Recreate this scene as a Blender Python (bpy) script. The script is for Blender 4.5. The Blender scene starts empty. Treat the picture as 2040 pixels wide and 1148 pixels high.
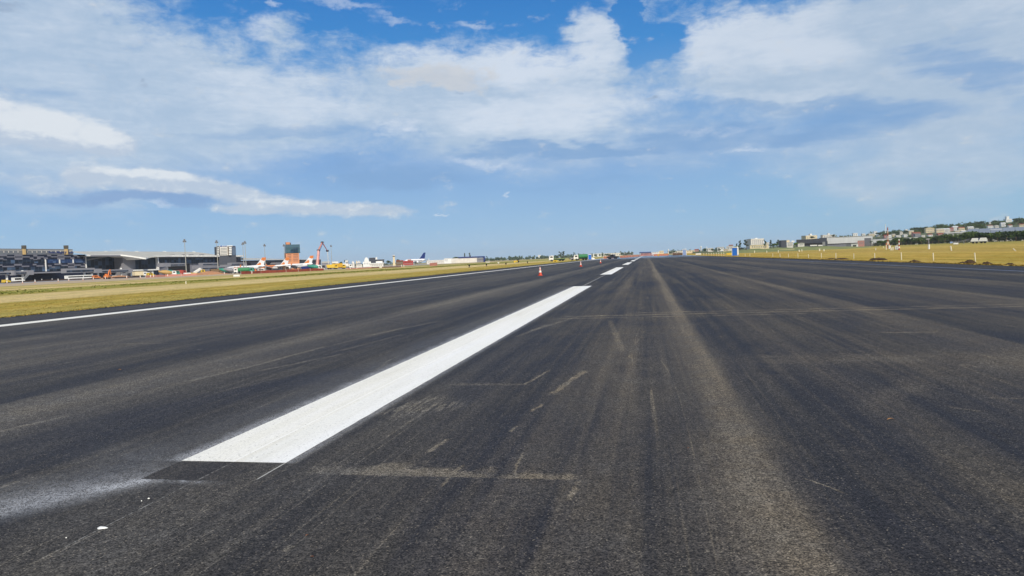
import bpy, bmesh, math, random
from math import sin, cos, tan, pi, radians, degrees, atan2, asin, sqrt, floor
from mathutils import Vector, Matrix

random.seed(11)
SC = bpy.context.scene
COL = SC.collection

# ------------------------------------------------------------------ camera
F_PX, YAW, PITCH, ROLL, EYE = 1378.67, 0.193719, 0.0416039, 0.0389577, 1.505
FW = Vector((-sin(YAW) * cos(PITCH), cos(YAW) * cos(PITCH), -sin(PITCH)))
RT = Vector((cos(YAW), sin(YAW), 0))
UP = RT.cross(FW)
R2 = RT * cos(ROLL) - UP * sin(ROLL)
U2 = UP * cos(ROLL) + RT * sin(ROLL)
cd = bpy.data.cameras.new('camera')
cam = bpy.data.objects.new('camera', cd)
COL.objects.link(cam)
cd.sensor_width = 36.0
cd.lens = 36.0 * F_PX / 2040.0
cd.clip_start = 0.05
cd.clip_end = 30000
cam.matrix_world = Matrix(((R2.x, U2.x, -FW.x, 0), (R2.y, U2.y, -FW.y, 0), (R2.z, U2.z, -FW.z, EYE), (0, 0, 0, 1)))
SC.camera = cam


def ray(u, v):
    """direction in the world of a place seen at (u, v) in the 2040 x 1148 photograph"""
    return FW + R2 * ((u - 1020) / F_PX) - U2 * ((v - 574) / F_PX)


def lin(c):
    c = c / 255.0
    return c / 12.92 if c <= 0.04045 else ((c + 0.055) / 1.055) ** 2.4


def rgb(t, k=1.0):
    return (lin(t[0]) * k, lin(t[1]) * k, lin(t[2]) * k, 1.0)


LEFT_Z = -0.5
GX = [(-6000, LEFT_Z), (-150, LEFT_Z), (-26, 0.0), (50, 0.0), (200, 0.6), (6000, 0.6)]


def gz(x):
    for (xa, za), (xb, zb) in zip(GX, GX[1:]):
        if x <= xb:
            return za + (zb - za) * (x - xa) / (xb - xa)
    return GX[-1][1]


def on_x(u, v, X):
    d = ray(u, v)
    t = X / d.x
    return Vector((X, d.y * t, EYE + d.z * t))


def on_y(u, v, Y):
    d = ray(u, v)
    t = Y / d.y
    return Vector((d.x * t, Y, EYE + d.z * t))


def on_d(u, v, D):
    d = ray(u, v)
    t = D / sqrt(d.x * d.x + d.y * d.y)
    return Vector((d.x * t, d.y * t, EYE + d.z * t))


def on_ground(u, v):
    d = ray(u, v)
    z = 0.0
    for _ in range(30):
        t = (z - EYE) / d.z
        z = gz(d.x * t)
    return Vector((d.x * t, d.y * t, z))


# ------------------------------------------------------------------ mesh builder
class MB:
    def __init__(self):
        self.v, self.f = [], []

    def add(self, vs, fs):
        b = len(self.v)
        self.v += [tuple(p) for p in vs]
        self.f += [tuple(b + i for i in q) for q in fs]
        return self

    def bx(self, x0, x1, y0, y1, z0, z1, rz=0.0, c=None, tp=1.0):
        cx, cy = (x0 + x1) / 2, (y0 + y1) / 2
        hx, hy = abs(x1 - x0) / 2, abs(y1 - y0) / 2
        vs = []
        for z, k in ((z0, 1.0), (z1, tp)):
            for sx, sy in ((-1, -1), (1, -1), (1, 1), (-1, 1)):
                px, py = sx * hx * k, sy * hy * k
                vs.append((cx + px * cos(rz) - py * sin(rz), cy + px * sin(rz) + py * cos(rz), z))
        return self.add(vs, [(3, 2, 1, 0), (4, 5, 6, 7), (0, 1, 5, 4), (1, 2, 6, 5), (2, 3, 7, 6), (3, 0, 4, 7)])

    def cyl(self, p0, p1, r0, r1=None, n=10, cap=True):
        r1 = r0 if r1 is None else r1
        p0, p1 = Vector(p0), Vector(p1)
        d = (p1 - p0).normalized()
        a = d.orthogonal().normalized()
        b = d.cross(a)
        vs = []
        for p, r in ((p0, r0), (p1, r1)):
            for i in range(n):
                t = 2 * pi * i / n
                vs.append(p + (a * cos(t) + b * sin(t)) * r)
        fs = [(i, (i + 1) % n, n + (i + 1) % n, n + i) for i in range(n)]
        if cap:
            fs += [tuple(range(n - 1, -1, -1)), tuple(range(n, 2 * n))]
        return self.add(vs, fs)

    def tube(self, pts, rs, n=10):
        """a smooth skin through circles along the x axis: pts (x, y, z), rs radius"""
        vs, fs = [], []
        for (x, y, z), r in zip(pts, rs):
            for i in range(n):
                t = 2 * pi * i / n
                vs.append((x, y + r * cos(t), z + r * sin(t)))
        for k in range(len(pts) - 1):
            for i in range(n):
                fs.append((k * n + i, k * n + (i + 1) % n, (k + 1) * n + (i + 1) % n, (k + 1) * n + i))
        fs += [tuple(range(n)), tuple(range((len(pts) - 1) * n, len(pts) * n))]
        return self.add(vs, fs)

    def lathe(self, prof, c=(0, 0, 0), n=16):
        vs, fs = [], []
        for r, z in prof:
            for i in range(n):
                t = 2 * pi * i / n
                vs.append((c[0] + r * cos(t), c[1] + r * sin(t), c[2] + z))
        for k in range(len(prof) - 1):
            for i in range(n):
                fs.append((k * n + i, k * n + (i + 1) % n, (k + 1) * n + (i + 1) % n, (k + 1) * n + i))
        fs += [tuple(range(n)), tuple(range((len(prof) - 1) * n, len(prof) * n))]
        return self.add(vs, fs)

    def prism_xz(self, pts, y0, y1):
        n = len(pts)
        vs = [(x, y0, z) for x, z in pts] + [(x, y1, z) for x, z in pts]
        fs = [tuple(range(n)), tuple(range(2 * n - 1, n - 1, -1))] + [(i, n + i, n + (i + 1) % n, (i + 1) % n) for i in range(n)]
        return self.add(vs, fs)

    def prism_yz(self, pts, x0, x1):
        n = len(pts)
        vs = [(x0, y, z) for y, z in pts] + [(x1, y, z) for y, z in pts]
        fs = [tuple(range(n)), tuple(range(2 * n - 1, n - 1, -1))] + [(i, n + i, n + (i + 1) % n, (i + 1) % n) for i in range(n)]
        return self.add(vs, fs)

    def prism_xy(self, pts, z0, z1):
        n = len(pts)
        vs = [(x, y, z0) for x, y in pts] + [(x, y, z1) for x, y in pts]
        fs = [tuple(range(n - 1, -1, -1)), tuple(range(n, 2 * n))] + [(i, (i + 1) % n, n + (i + 1) % n, n + i) for i in range(n)]
        return self.add(vs, fs)

    def quad(self, *p):
        return self.add(p, [tuple(range(len(p)))])

    def build(self, name, m, parent=None, smooth=False, bevel=0.0, fix=True):
        me = bpy.data.meshes.new(name)
        off = Vector(parent['_o']) if parent is not None and '_o' in parent.keys() else None
        if off is not None:
            self.v = [tuple(Vector(p) - off) for p in self.v]
        me.from_pydata(self.v, [], self.f)
        if fix:
            bm = bmesh.new()
            bm.from_mesh(me)
            bmesh.ops.recalc_face_normals(bm, faces=bm.faces)
            if bevel:
                bmesh.ops.bevel(bm, geom=list(bm.edges), offset=bevel, segments=2, affect='EDGES', clamp_overlap=True)
            bm.to_mesh(me)
            bm.free()
        me.materials.append(m)
        if smooth:
            for p in me.polygons:
                p.use_smooth = True
        o = bpy.data.objects.new(name, me)
        COL.objects.link(o)
        if parent is not None:
            o.parent = parent
        return o


def tag(o, label, cat, group=None, kind=None):
    o['label'], o['category'] = label, cat
    if group:
        o['group'] = group
    if kind:
        o['kind'] = kind
    return o


def thing(name, label, cat, loc=(0, 0, 0), rz=0.0, group=None):
    """parts are given in the thing's own coordinates"""
    o = bpy.data.objects.new(name, None)
    COL.objects.link(o)
    o.empty_display_size = 0.3
    o.location = loc
    o.rotation_euler = (0, 0, rz)
    return tag(o, label, cat, group)


def wthing(name, label, cat, loc, group=None):
    """parts are given in world coordinates and moved to the thing's base"""
    o = thing(name, label, cat, loc, 0.0, group)
    o['_o'] = tuple(loc)
    return o


def dup(root, loc, rz=None, label=None, scale=None):
    r = root.copy()
    COL.objects.link(r)
    r.location = loc
    if rz is not None:
        r.rotation_euler = (0, 0, rz)
    if scale is not None:
        r.scale = scale
    if label:
        r['label'] = label
    for ch in root.children:
        c = ch.copy()
        COL.objects.link(c)
        c.parent = r
        for g in ch.children:
            k = g.copy()
            COL.objects.link(k)
            k.parent = c
    return r


def structure(o):
    o['kind'] = 'structure'
    return o


# ------------------------------------------------------------------ node helpers
class NT:
    def __init__(self, tree):
        self.t = tree
        tree.nodes.clear()

    def n(self, kind, **kw):
        o = self.t.nodes.new(kind)
        for k, v in kw.items():
            setattr(o, k, v)
        return o

    def put(self, sock, v):
        if isinstance(v, bpy.types.NodeSocket):
            self.t.links.new(v, sock)
        else:
            sock.default_value = v

    def m(self, op, a, b=None, c=None, clamp=False):
        o = self.n('ShaderNodeMath', operation=op, use_clamp=clamp)
        self.put(o.inputs[0], a)
        if b is not None:
            self.put(o.inputs[1], b)
        if c is not None:
            self.put(o.inputs[2], c)
        return o.outputs[0]

    def mix(self, f, a, b, blend='MIX'):
        o = self.n('ShaderNodeMix', data_type='RGBA', blend_type=blend)
        o.clamp_factor = True
        self.put(o.inputs[0], f)
        self.put(o.inputs[6], a)
        self.put(o.inputs[7], b)
        return o.outputs[2]

    def rng(self, v, a, b, c=0.0, d=1.0, smooth=True):
        o = self.n('ShaderNodeMapRange')
        o.interpolation_type = 'SMOOTHSTEP' if smooth else 'LINEAR'
        self.put(o.inputs[0], v)
        for i, q in zip((1, 2, 3, 4), (a, b, c, d)):
            self.put(o.inputs[i], q)
        return o.outputs[0]

    def vec(self, x, y, z=0.0):
        o = self.n('ShaderNodeCombineXYZ')
        for s, v in zip(o.inputs, (x, y, z)):
            self.put(s, v)
        return o.outputs[0]

    def sep(self, v):
        o = self.n('ShaderNodeSeparateXYZ')
        self.put(o.inputs[0], v)
        return o.outputs

    def vm(self, op, a, b=None):
        o = self.n('ShaderNodeVectorMath', operation=op)
        self.put(o.inputs[0], a)
        if b is not None:
            self.put(o.inputs['Scale'] if op == 'SCALE' else o.inputs[1], b)
        return o.outputs['Value'] if op in ('LENGTH', 'DOT_PRODUCT', 'DISTANCE') else o.outputs[0]

    def mp(self, v, loc=(0, 0, 0), rz=0.0, sc=(1, 1, 1), kind='POINT'):
        o = self.n('ShaderNodeMapping', vector_type=kind)
        self.put(o.inputs[0], v)
        o.inputs['Location'].default_value = loc
        o.inputs['Rotation'].default_value = (0, 0, rz)
        o.inputs['Scale'].default_value = sc
        return o.outputs[0]

    def noise(self, v, scale, detail=4.0, rough=0.55, dist=0.0, out=0, dim='3D'):
        o = self.n('ShaderNodeTexNoise', noise_dimensions=dim)
        self.put(o.inputs['Vector'], v)
        o.inputs['Scale'].default_value = scale
        o.inputs['Detail'].default_value = detail
        o.inputs['Roughness'].default_value = rough
        o.inputs['Distortion'].default_value = dist
        return o.outputs[out]

    def voro(self, v, scale, feature='F1', out='Distance', rand=1.0, dim='3D'):
        o = self.n('ShaderNodeTexVoronoi', feature=feature, voronoi_dimensions=dim)
        self.put(o.inputs['Vector'], v)
        o.inputs['Scale'].default_value = scale
        o.inputs['Randomness'].default_value = rand
        return o.outputs[out]

    def ramp(self, f, stops, interp='LINEAR'):
        o = self.n('ShaderNodeValToRGB')
        o.color_ramp.interpolation = interp
        e = o.color_ramp.elements
        stops = [(p, c if isinstance(c, tuple) else (c, c, c, 1)) for p, c in stops]
        e.remove(e[1])
        e[0].position, e[0].color = stops[0]
        for p, c in stops[1:]:
            e.new(p).color = c
        self.put(o.inputs[0], f)
        return o.outputs[0]

    def blob(self, v, cx, cy, rx, ry, rot=0.0, amp=1.0, inner=0.0):
        """soft ellipse of height amp round (cx, cy)"""
        q = self.mp(v, (cx, cy, 0), rot, (rx, ry, 1), 'TEXTURE')
        return self.rng(self.vm('LENGTH', q), inner, 1.0, amp, 0.0)

    def rect(self, v, cx, cy, hx, hy, rot=0.0, sx=0.3, sy=0.3):
        q = self.mp(v, (cx, cy, 0), rot, (hx, hy, 1), 'TEXTURE')
        s = self.sep(q)
        a = self.rng(self.m('ABSOLUTE', s[0]), 1 - sx, 1 + sx, 1, 0)
        b = self.rng(self.m('ABSOLUTE', s[1]), 1 - sy, 1 + sy, 1, 0)
        return self.m('MULTIPLY', a, b)

    def add(self, lst):
        r = lst[0]
        for q in lst[1:]:
            r = self.m('ADD', r, q)
        return r


def new_mat(name):
    m = bpy.data.materials.new(name)
    m.use_nodes = True
    g = NT(m.node_tree)
    out = g.n('ShaderNodeOutputMaterial')
    b = g.n('ShaderNodeBsdfPrincipled')
    g.t.links.new(b.outputs[0], out.inputs[0])
    return m, g, b


MATS = {}


def pm(name, col, rough=0.6, metal=0.0, var=0.12, scale=1.5, spec=0.4, k=1.0, streak=False, bump=0.0):
    """plain painted / metal / masonry surface with uneven tone and some grime"""
    if name in MATS:
        return MATS[name]
    m, g, b = new_mat(name)
    tc = g.n('ShaderNodeTexCoord').outputs['Object']
    a = g.noise(tc, scale, 5, 0.6)
    q = g.mp(tc, sc=(1, 1, 0.12)) if streak else tc
    c = g.noise(q, scale * 3.1, 4, 0.6)
    s = g.m('ADD', g.m('MULTIPLY', a, 0.6), g.m('MULTIPLY', c, 0.4))
    f = g.rng(s, 0.3, 0.7, 1 - var, 1 + var * 0.5)
    g.put(b.inputs['Base Color'], g.mix(1.0, rgb(col, k), g.vec(f, f, f), 'MULTIPLY'))
    g.put(b.inputs['Roughness'], g.rng(c, 0.25, 0.75, max(0.05, rough - 0.1), min(1, rough + 0.1)))
    b.inputs['Metallic'].default_value = metal
    b.inputs['Specular IOR Level'].default_value = spec
    if bump:
        o = g.n('ShaderNodeBump')
        o.inputs['Strength'].default_value = bump
        g.put(o.inputs['Height'], c)
        g.t.links.new(o.outputs[0], b.inputs['Normal'])
    MATS[name] = m
    return m


def banded(name, stops, axis=2, lo=0.0, hi=1.0, rough=0.5):
    """paint in hard bands along one axis of the object"""
    m, g, b = new_mat(name)
    tc = g.n('ShaderNodeTexCoord').outputs['Object']
    f = g.rng(g.sep(tc)[axis], lo, hi, 0, 1, False)
    c = g.ramp(f, [(p, rgb(q)) for p, q in stops], 'CONSTANT')
    n = g.rng(g.noise(tc, 6, 4), 0.3, 0.7, 0.86, 1.05)
    g.put(b.inputs['Base Color'], g.mix(1.0, c, g.vec(n, n, n), 'MULTIPLY'))
    b.inputs['Roughness'].default_value = rough
    return m


def foliage(name, dark, light, k=1.0, trans=0.25):
    m, g, b = new_mat(name)
    ge = g.n('ShaderNodeNewGeometry')
    tc = g.n('ShaderNodeTexCoord').outputs['Object']
    n = g.noise(tc, 0.45, 3)
    f = g.m('ADD', g.m('MULTIPLY', ge.outputs['Random Per Island'], 0.55), g.m('MULTIPLY', n, 0.5), clamp=True)
    g.put(b.inputs['Base Color'], g.mix(f, rgb(dark, k), rgb(light, k)))
    b.inputs['Roughness'].default_value = 0.6
    b.inputs['Specular IOR Level'].default_value = 0.25
    MATS[name] = m
    return m
# ------------------------------------------------------------------ light and sky
HAZE = 0.00008
SUN = Vector((0.50, -0.60, 0.60)).normalized()
sd = bpy.data.lights.new('sun', 'SUN')
sd.energy = 4.3
sd.angle = radians(0.53)
sd.color = (1.0, 0.915, 0.77)
so = bpy.data.objects.new('sun', sd)
so.rotation_euler = SUN.to_track_quat('Z', 'Y').to_euler()
so.location = (0, 0, 80)
COL.objects.link(so)

W = bpy.data.worlds.new('World')
SC.world = W
W.use_nodes = True
g = NT(W.node_tree)
wo = g.n('ShaderNodeOutputWorld')
sky = g.n('ShaderNodeTexSky', sky_type='NISHITA')
sky.sun_disc = False
sky.sun_elevation = asin(SUN.z)
sky.sun_rotation = atan2(SUN.x, SUN.y)
sky.air_density = 1.0
sky.dust_density = 0.6
sky.ozone_density = 2.0
DIRV = g.n('ShaderNodeTexCoord').outputs['Generated']
dx, dy, dz = g.sep(DIRV)
AZ = g.m('MULTIPLY', g.m('ARCTAN2', dx, dy), 57.29578)
EL = g.m('MULTIPLY', g.m('ARCSINE', dz), 57.29578)
AE = g.vec(AZ, EL, 0.0)


def azel(u, v):
    d = ray(u, v).normalized()
    return degrees(atan2(d.x, d.y)), degrees(asin(d.z))


def sky_blobs(vec, lst):
    r = []
    for (u, v, ru, rv, rot, amp) in lst:
        a0, e0 = azel(u, v)
        sa = abs(azel(u + 5, v)[0] - azel(u - 5, v)[0]) / 10
        se = abs(azel(u, v + 5)[1] - azel(u, v - 5)[1]) / 10
        r.append(g.blob(vec, a0, e0, ru * sa, rv * se, radians(-2.2 - rot), amp, 0.25))
    return g.add(r)


# wind-drawn noise: bands lie almost flat, steeper and finer higher up
ST = g.mp(AE, sc=(0.055, 0.16, 1))
wn = g.noise(ST, 2.2, 4, 0.6, out=1)
WARP = g.vm('SUBTRACT', wn, (0.5, 0.5, 0.5))
A1 = g.vm('ADD', AE, g.vm('MULTIPLY', WARP, (9.0, 4.5, 0.0)))
wn2 = g.noise(g.mp(AE, sc=(0.30, 0.55, 1)), 1.3, 5, 0.62, out=1)
A2 = g.vm('ADD', AE, g.vm('MULTIPLY', g.vm('SUBTRACT', wn2, (0.5, 0.5, 0.5)), (4.2, 2.2, 0.0)))
NB = g.noise(g.mp(AE, sc=(0.10, 0.26, 1)), 1.5, 8, 0.62, 0.6)     # stratus
NF = g.noise(g.mp(AE, sc=(0.30, 0.55, 1)), 1.7, 9, 0.66, 0.3)      # torn edges
NS = g.noise(g.mp(AE, rz=radians(4), sc=(0.05, 0.62, 1)), 1.6, 6, 0.6, 0.4)  # thin flat streaks

CLEAR = g.ramp(g.rng(EL, 0, 40, 0, 1, False), [
    (0.0, rgb((166, 200, 229))), (0.07, rgb((147, 188, 226))), (0.20, rgb((126, 168, 219))),
    (0.33, rgb((104, 160, 217))), (0.42, rgb((64, 140, 210))), (0.55, rgb((42, 120, 198))), (1.0, rgb((64, 126, 196)))])
EAST = g.rng(AZ, -8, 28, 0, 1)
CLEAR = g.mix(g.m('MULTIPLY', EAST, g.rng(EL, 2, 12, 0.6, 0.0)), CLEAR, rgb((140, 190, 220)))

VEIL = sky_blobs(A1, [
    (40, 110, 560, 270, 0, 0.95), (430, 215, 420, 150, 0, 0.85), (980, 190, 430, 125, 0, 1.0),
    (1185, 60, 80, 120, -20, 0.8), (1620, 110, 420, 150, 0, 1.1), (1930, 40, 320, 200, 0, 1.0), (1850, 330, 460, 130, 0, 0.65), (1950, 200, 330, 120, 0, 0.5),
    (1150, 290, 700, 90, 0, 0.35), (150, 340, 520, 110, 0, 0.55), (560, 60, 90, 60, -30, 0.55)])
HOLE = sky_blobs(A2, [(1305, 88, 82, 46, -10, 1.3), (1252, 30, 34, 80, 0, 1.1), (720, 18, 260, 62, 0, 0.85), (1050, 14, 190, 62, 0, 1.1), (480, 24, 110, 36, 0, 0.3), (820, 62, 130, 26, 0, .35)])
VA = g.m('ADD', g.m('SUBTRACT', VEIL, HOLE), g.m('MULTIPLY', g.m('SUBTRACT', NF, 0.5), g.rng(EL, 6, 18, 0.2, 1.7)))
VA = g.m('ADD', VA, g.m('MULTIPLY', g.m('SUBTRACT', NB, 0.5), 0.8))
VA = g.m('ADD', VA, g.rng(EL, 5, 11, 0.0, 0.20))
VA = g.rng(VA, -0.06, 0.98, 0.0, 0.97)

BRIGHT = sky_blobs(A1, [
    (560, 190, 260, 85, 0, 0.55), (960, 120, 300, 60, 0, 0.65), (1080, 225, 300, 60, 0, 0.85), (1500, 80, 240, 85, 0, 0.95), (1185, 60, 90, 100, -20, 0.5),
    (1640, 110, 150, 50, 0, 0.5), (1990, 10, 160, 60, 0, 0.35), (150, 110, 300, 110, 0, 0.12), (1350, 185, 200, 30, 0, .4), (1100, 140, 200, 60, 0, .5), (1600, 180, 180, 22, 0, .35)])
BRIGHT = g.m('ADD', BRIGHT, g.m('MULTIPLY', g.m('SUBTRACT', NB, 0.5), 1.2))
BRIGHT = g.m('ADD', BRIGHT, g.m('MULTIPLY', g.m('SUBTRACT', NF, 0.5), 0.85))
NX = g.noise(g.mp(AE, sc=(0.7, 1.5, 1)), 1.6, 6, 0.65, 0.5)
NFB = g.noise(g.mp(AE, rz=radians(-16), sc=(.22, 1.3, 1)), 1.5, 7, .62, .8)
BRIGHT = g.m('ADD', BRIGHT, g.m('MULTIPLY', g.m('SUBTRACT', NX, 0.5), 0.5))
BRIGHT = g.m('ADD', BRIGHT, g.m('MULTIPLY', g.m('SUBTRACT', NFB, 0.5), 0.9))
BRIGHT = g.rng(BRIGHT, -0.35, 1.1, 0, 1)
VC = g.mix(BRIGHT, rgb((174, 196, 220)), rgb((217, 227, 240)))
VC = g.mix(g.m('MULTIPLY', EAST, 0.35), VC, rgb((182, 198, 216)))
SHADE = sky_blobs(A1, [
    (1930, 130, 240, 60, 16, 0.75), (1740, 215, 230, 42, 8, 0.7), (1480, 212, 200, 22, 0, 0.5), (1150, 292, 380, 28, 0, 0.95), (1500, 262, 260, 30, 0, 0.6), (1700, 260, 200, 34, 0, .4),
    (560, 262, 300, 26, -4, 0.5), (800, 345, 240, 42, 0, 0.75), (40, 185, 220, 40, 0, 0.35), (330, 60, 220, 40, -20, 0.2), (1180, 372, 300, 18, 0, .3), (1960, 80, 120, 40, 0, .35)])
SHADE = g.m('ADD', SHADE, g.m('MULTIPLY', g.m('SUBTRACT', NS, 0.5), 1.0))
SHADE = g.m('ADD', SHADE, g.m('MULTIPLY', g.m('SUBTRACT', NB, 0.5), -0.5))
SHADE = g.rng(SHADE, 0.08, 0.95, 0, 1)
SKYC = g.mix(VA, CLEAR, VC)
SKYC = g.mix(g.m('MULTIPLY', SHADE, 0.8), SKYC, rgb((126, 165, 211)))

WISP = sky_blobs(A2, [(790, 254, 70, 22, 0, 0.8), (860, 266, 120, 10, 4, 0.5), (985, 332, 130, 14, 7, 0.75), (1490, 298, 56, 7, 0, 0.65), (1420, 262, 120, 12, 0, 0.4), (880, 430, 22, 3.5, 0, 0.8),
                      (1015, 382, 16, 4, 0, 0.8), (320, 407, 42, 8, 0, 0.7), (540, 12, 26, 8, 0, .7), (700, 12, 110, 12, 0, .55), (775, 38, 60, 11, 6, .6), (520, 50, 44, 30, -30, .7), (1190, 60, 60, 40, -20, .4), (930, 52, 60, 10, 0, .5)])
WISP = g.m('MULTIPLY', WISP, g.rng(g.m('ADD', g.m('MULTIPLY', NS, 0.45), g.m('MULTIPLY', NF, 0.55)), 0.36, 0.60, 0, 1))
SKYC = g.mix(g.m('MULTIPLY', WISP, 0.85), SKYC, rgb((214, 224, 240)))

# heaped clouds
LUMP = g.noise(g.mp(AE, sc=(0.42, 0.75, 1)), 1.25, 9, 0.60)
CN = g.m('MULTIPLY', g.m('SUBTRACT', LUMP, 0.5), 2.0)
US = sky_blobs(A2, [(300, 392, 230, 22, 2, 1.0), (130, 396, 170, 18, 0, 0.6), (90, 304, 170, 12, 0, 0.3)])
SKYC = g.mix(g.rng(g.m('ADD', US, g.m('MULTIPLY', g.m('SUBTRACT', NF, 0.5), 0.6)), 0.05, 1.1, 0, 0.75), SKYC, rgb((124, 157, 206)))
CU = sky_blobs(AE, [
    (20, 248, 190, 72, 4, 1.3), (140, 266, 140, 58, 6, 1.2), (222, 284, 84, 44, 4, 1.3), (-80, 225, 140, 90, 0, 1.0),
    (165, 348, 58, 40, 0, 0.9), (275, 356, 180, 34, 0, 1.15), (370, 366, 150, 34, 4, 1.1), (470, 384, 100, 26, 6, 0.95), (80, 370, 170, 36, 0, 0.6),
    (555, 409, 170, 30, 1, 1.05), (720, 418, 160, 22, 0, 1.1), (480, 420, 90, 14, 0, 0.7)])
CD = g.m('ADD', CU, CN)
CA = g.rng(g.m('ADD', CD, g.m('MULTIPLY', g.m('SUBTRACT', NX, .5), .5)), 0.16, 1.15, 0, 0.88)
LIT = sky_blobs(AE, [(20, 228, 210, 56, 4, 1.0), (150, 254, 150, 48, 10, 0.9), (300, 346, 200, 17, 3, 0.9), (560, 400, 170, 14, 4, 0.45), (215, 266, 66, 30, 0, 0.5)])
LIT = g.rng(g.m('ADD', g.m('ADD', LIT, g.m('MULTIPLY', CN, 1.3)), g.m('MULTIPLY', g.m('SUBTRACT', NX, .5), 1.3)), -0.05, 1.0, 0, 1)
CC = g.mix(LIT, rgb((190, 203, 221)), rgb((232, 236, 240)))
SKYC = g.mix(CA, SKYC, CC)
WM = sky_blobs(A2, [(860, 150, 160, 36, 0, 0.9), (930, 165, 100, 32, 0, 0.6), (800, 174, 36, 13, 0, 0.8)])
WM = g.rng(g.m('ADD', WM, g.m('MULTIPLY', CN, 1.2)), 0.15, 1.1, 0, 0.7)
SKYC = g.mix(WM, SKYC, g.mix(LUMP, rgb((196, 200, 208)), rgb((222, 221, 219))))
DK = sky_blobs(A2, [(285, 171, 20, 12, 30, 0.9), (1293, 199, 18, 9, 0, 1.0), (20, 10, 40, 14, 10, 0.8), (922, 186, 14, 5, 0, 0.8)])
SKYC = g.mix(g.m('MULTIPLY', DK, g.rng(NF, 0.4, 0.6, 0.1, 0.6)), SKYC, rgb((140, 160, 188)))
# unseen cloud overhead and behind the camera, made up to whiten the fill light
OVER = g.m('MAXIMUM', g.rng(EL, 30, 46), g.rng(g.m('ABSOLUTE', AZ), 60, 85))
OVC = g.mix(g.rng(NB, .4, .62), rgb((104, 152, 208)), rgb((222, 222, 224)))
SKYC = g.mix(OVER, SKYC, OVC)
# sky overhead and behind the camera: added white cloud with clear blue between
bgs = g.n('ShaderNodeBackground')
bgs.inputs['Strength'].default_value = 0.10
g.put(bgs.inputs['Color'], sky.outputs[0])
bgc = g.n('ShaderNodeBackground')
bgc.inputs['Strength'].default_value = 1.0
g.put(bgc.inputs['Color'], SKYC)
mx = g.n('ShaderNodeMixShader')
# the clear air itself is the Sky Texture's light; cloud and haze cover most of it
COVER = g.m('MAXIMUM', g.rng(EL, 22, 60, 0.90, 0.45), g.m('MULTIPLY', VA, 0.9))
COVER = g.m('MULTIPLY', COVER, g.rng(g.m('ABSOLUTE', AZ), 60, 110, 1.0, 0.75))
g.put(mx.inputs[0], COVER)
g.t.links.new(bgs.outputs[0], mx.inputs[1])
g.t.links.new(bgc.outputs[0], mx.inputs[2])
g.t.links.new(mx.outputs[0], wo.inputs[0])
W.cycles.sampling_method = 'MANUAL'
W.cycles.sample_map_resolution = 512

vs = SC.view_settings
vs.view_transform = 'Standard'
vs.look = 'None'
vs.exposure = 0.0
vs.gamma = 1.0
SC.cycles.max_bounces = 5
SC.cycles.diffuse_bounces = 2
SC.cycles.glossy_bounces = 2
SC.cycles.caustics_reflective = False
SC.cycles.caustics_refractive = False

# the air itself: one closed box of thin haze round everything
m = bpy.data.materials.new('haze_air')
m.use_nodes = True
g = NT(m.node_tree)
o_ = g.n('ShaderNodeOutputMaterial')
pv = g.n('ShaderNodeVolumePrincipled')
pv.inputs['Color'].default_value = (.86, .91, 1.0, 1)
pv.inputs['Density'].default_value = HAZE
pv.inputs['Anisotropy'].default_value = 0.1
g.t.links.new(pv.outputs[0], o_.inputs['Volume'])
hz = MB().bx(-6050, 6050, -650, 6050, -2.5, 75).build('haze', m)
hz['kind'] = 'stuff'
hz['label'] = 'thin pale haze over the airfield'
hz['category'] = 'haze'
# ------------------------------------------------------------------ runway surface
RX0, RX1 = -24.6, 20.5
CX, SW = -3.208, 0.90
Y0S = 4.80

m, g, b = new_mat('asphalt')
P = g.n('ShaderNodeTexCoord').outputs['Object']
px_, py_, pz_ = g.sep(P)
# paving lanes: slow sideways wander, then a value for each lane
wav = g.noise(g.mp(P, sc=(0.25, 0.05, 1)), 1.0, 3)
wav2 = g.noise(g.mp(P, sc=(3.0, 0.9, 1)), 1.0, 5, 0.65)
XW = g.m('ADD', px_, g.m('MULTIPLY', g.m('SUBTRACT', wav, 0.5), 0.16))
XF = g.m('ADD', XW, g.m('MULTIPLY', g.m('SUBTRACT', wav2, 0.5), 0.17))
lanes = [(-24.6, .10), (-20.7, .12), (-20.1, .26), (-18.9, .28), (-18.2, .12), (-16.0, .14), (-15.4, .50), (-14.5, .36), (-13.8, .16), (-12.9, .44),
         (-11.2, .40), (-9.9, .20), (-8.3, .08), (-7.70, .02), (-7.64, .62), (-7.0, .72), (-6.3, .36), (-5.7, .08), (-3.9, .10), (-2.2, .12), (-1.45, .06), (-0.95, .16), (-0.45, .20),
         (0.15, .23), (0.48, .40), (0.68, .80), (0.86, .86), (0.96, .12), (1.35, .08), (2.1, .20), (3.4, .20), (4.9, .40)]
lanes2 = [(4.9, .46), (5.25, .60), (5.32, .06), (6.4, .16), (7.9, .34), (8.7, .42), (9.2, .64), (9.27, .06), (10.6, .12), (11.6, .30), (12.6, .46), (12.9, .14), (14.6, .10), (15.9, .30), (16.2, .08), (20.5, .06)]
ra = g.ramp(g.rng(XF, RX0, RX1, 0, 1, False), [((x - RX0) / (RX1 - RX0), v) for x, v in lanes])
rb = g.ramp(g.rng(XF, RX0, RX1, 0, 1, False), [((x - RX0) / (RX1 - RX0), v) for x, v in lanes2])
prof = g.mix(g.m('GREATER_THAN', XF, 4.9), ra, rb)
prof = g.m('MULTIPLY', g.sep(prof)[0], g.rng(g.noise(g.mp(P, sc=(.35, .06, 1)), 1.0, 4, .6), .3, .7, .62, 1.08))
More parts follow.
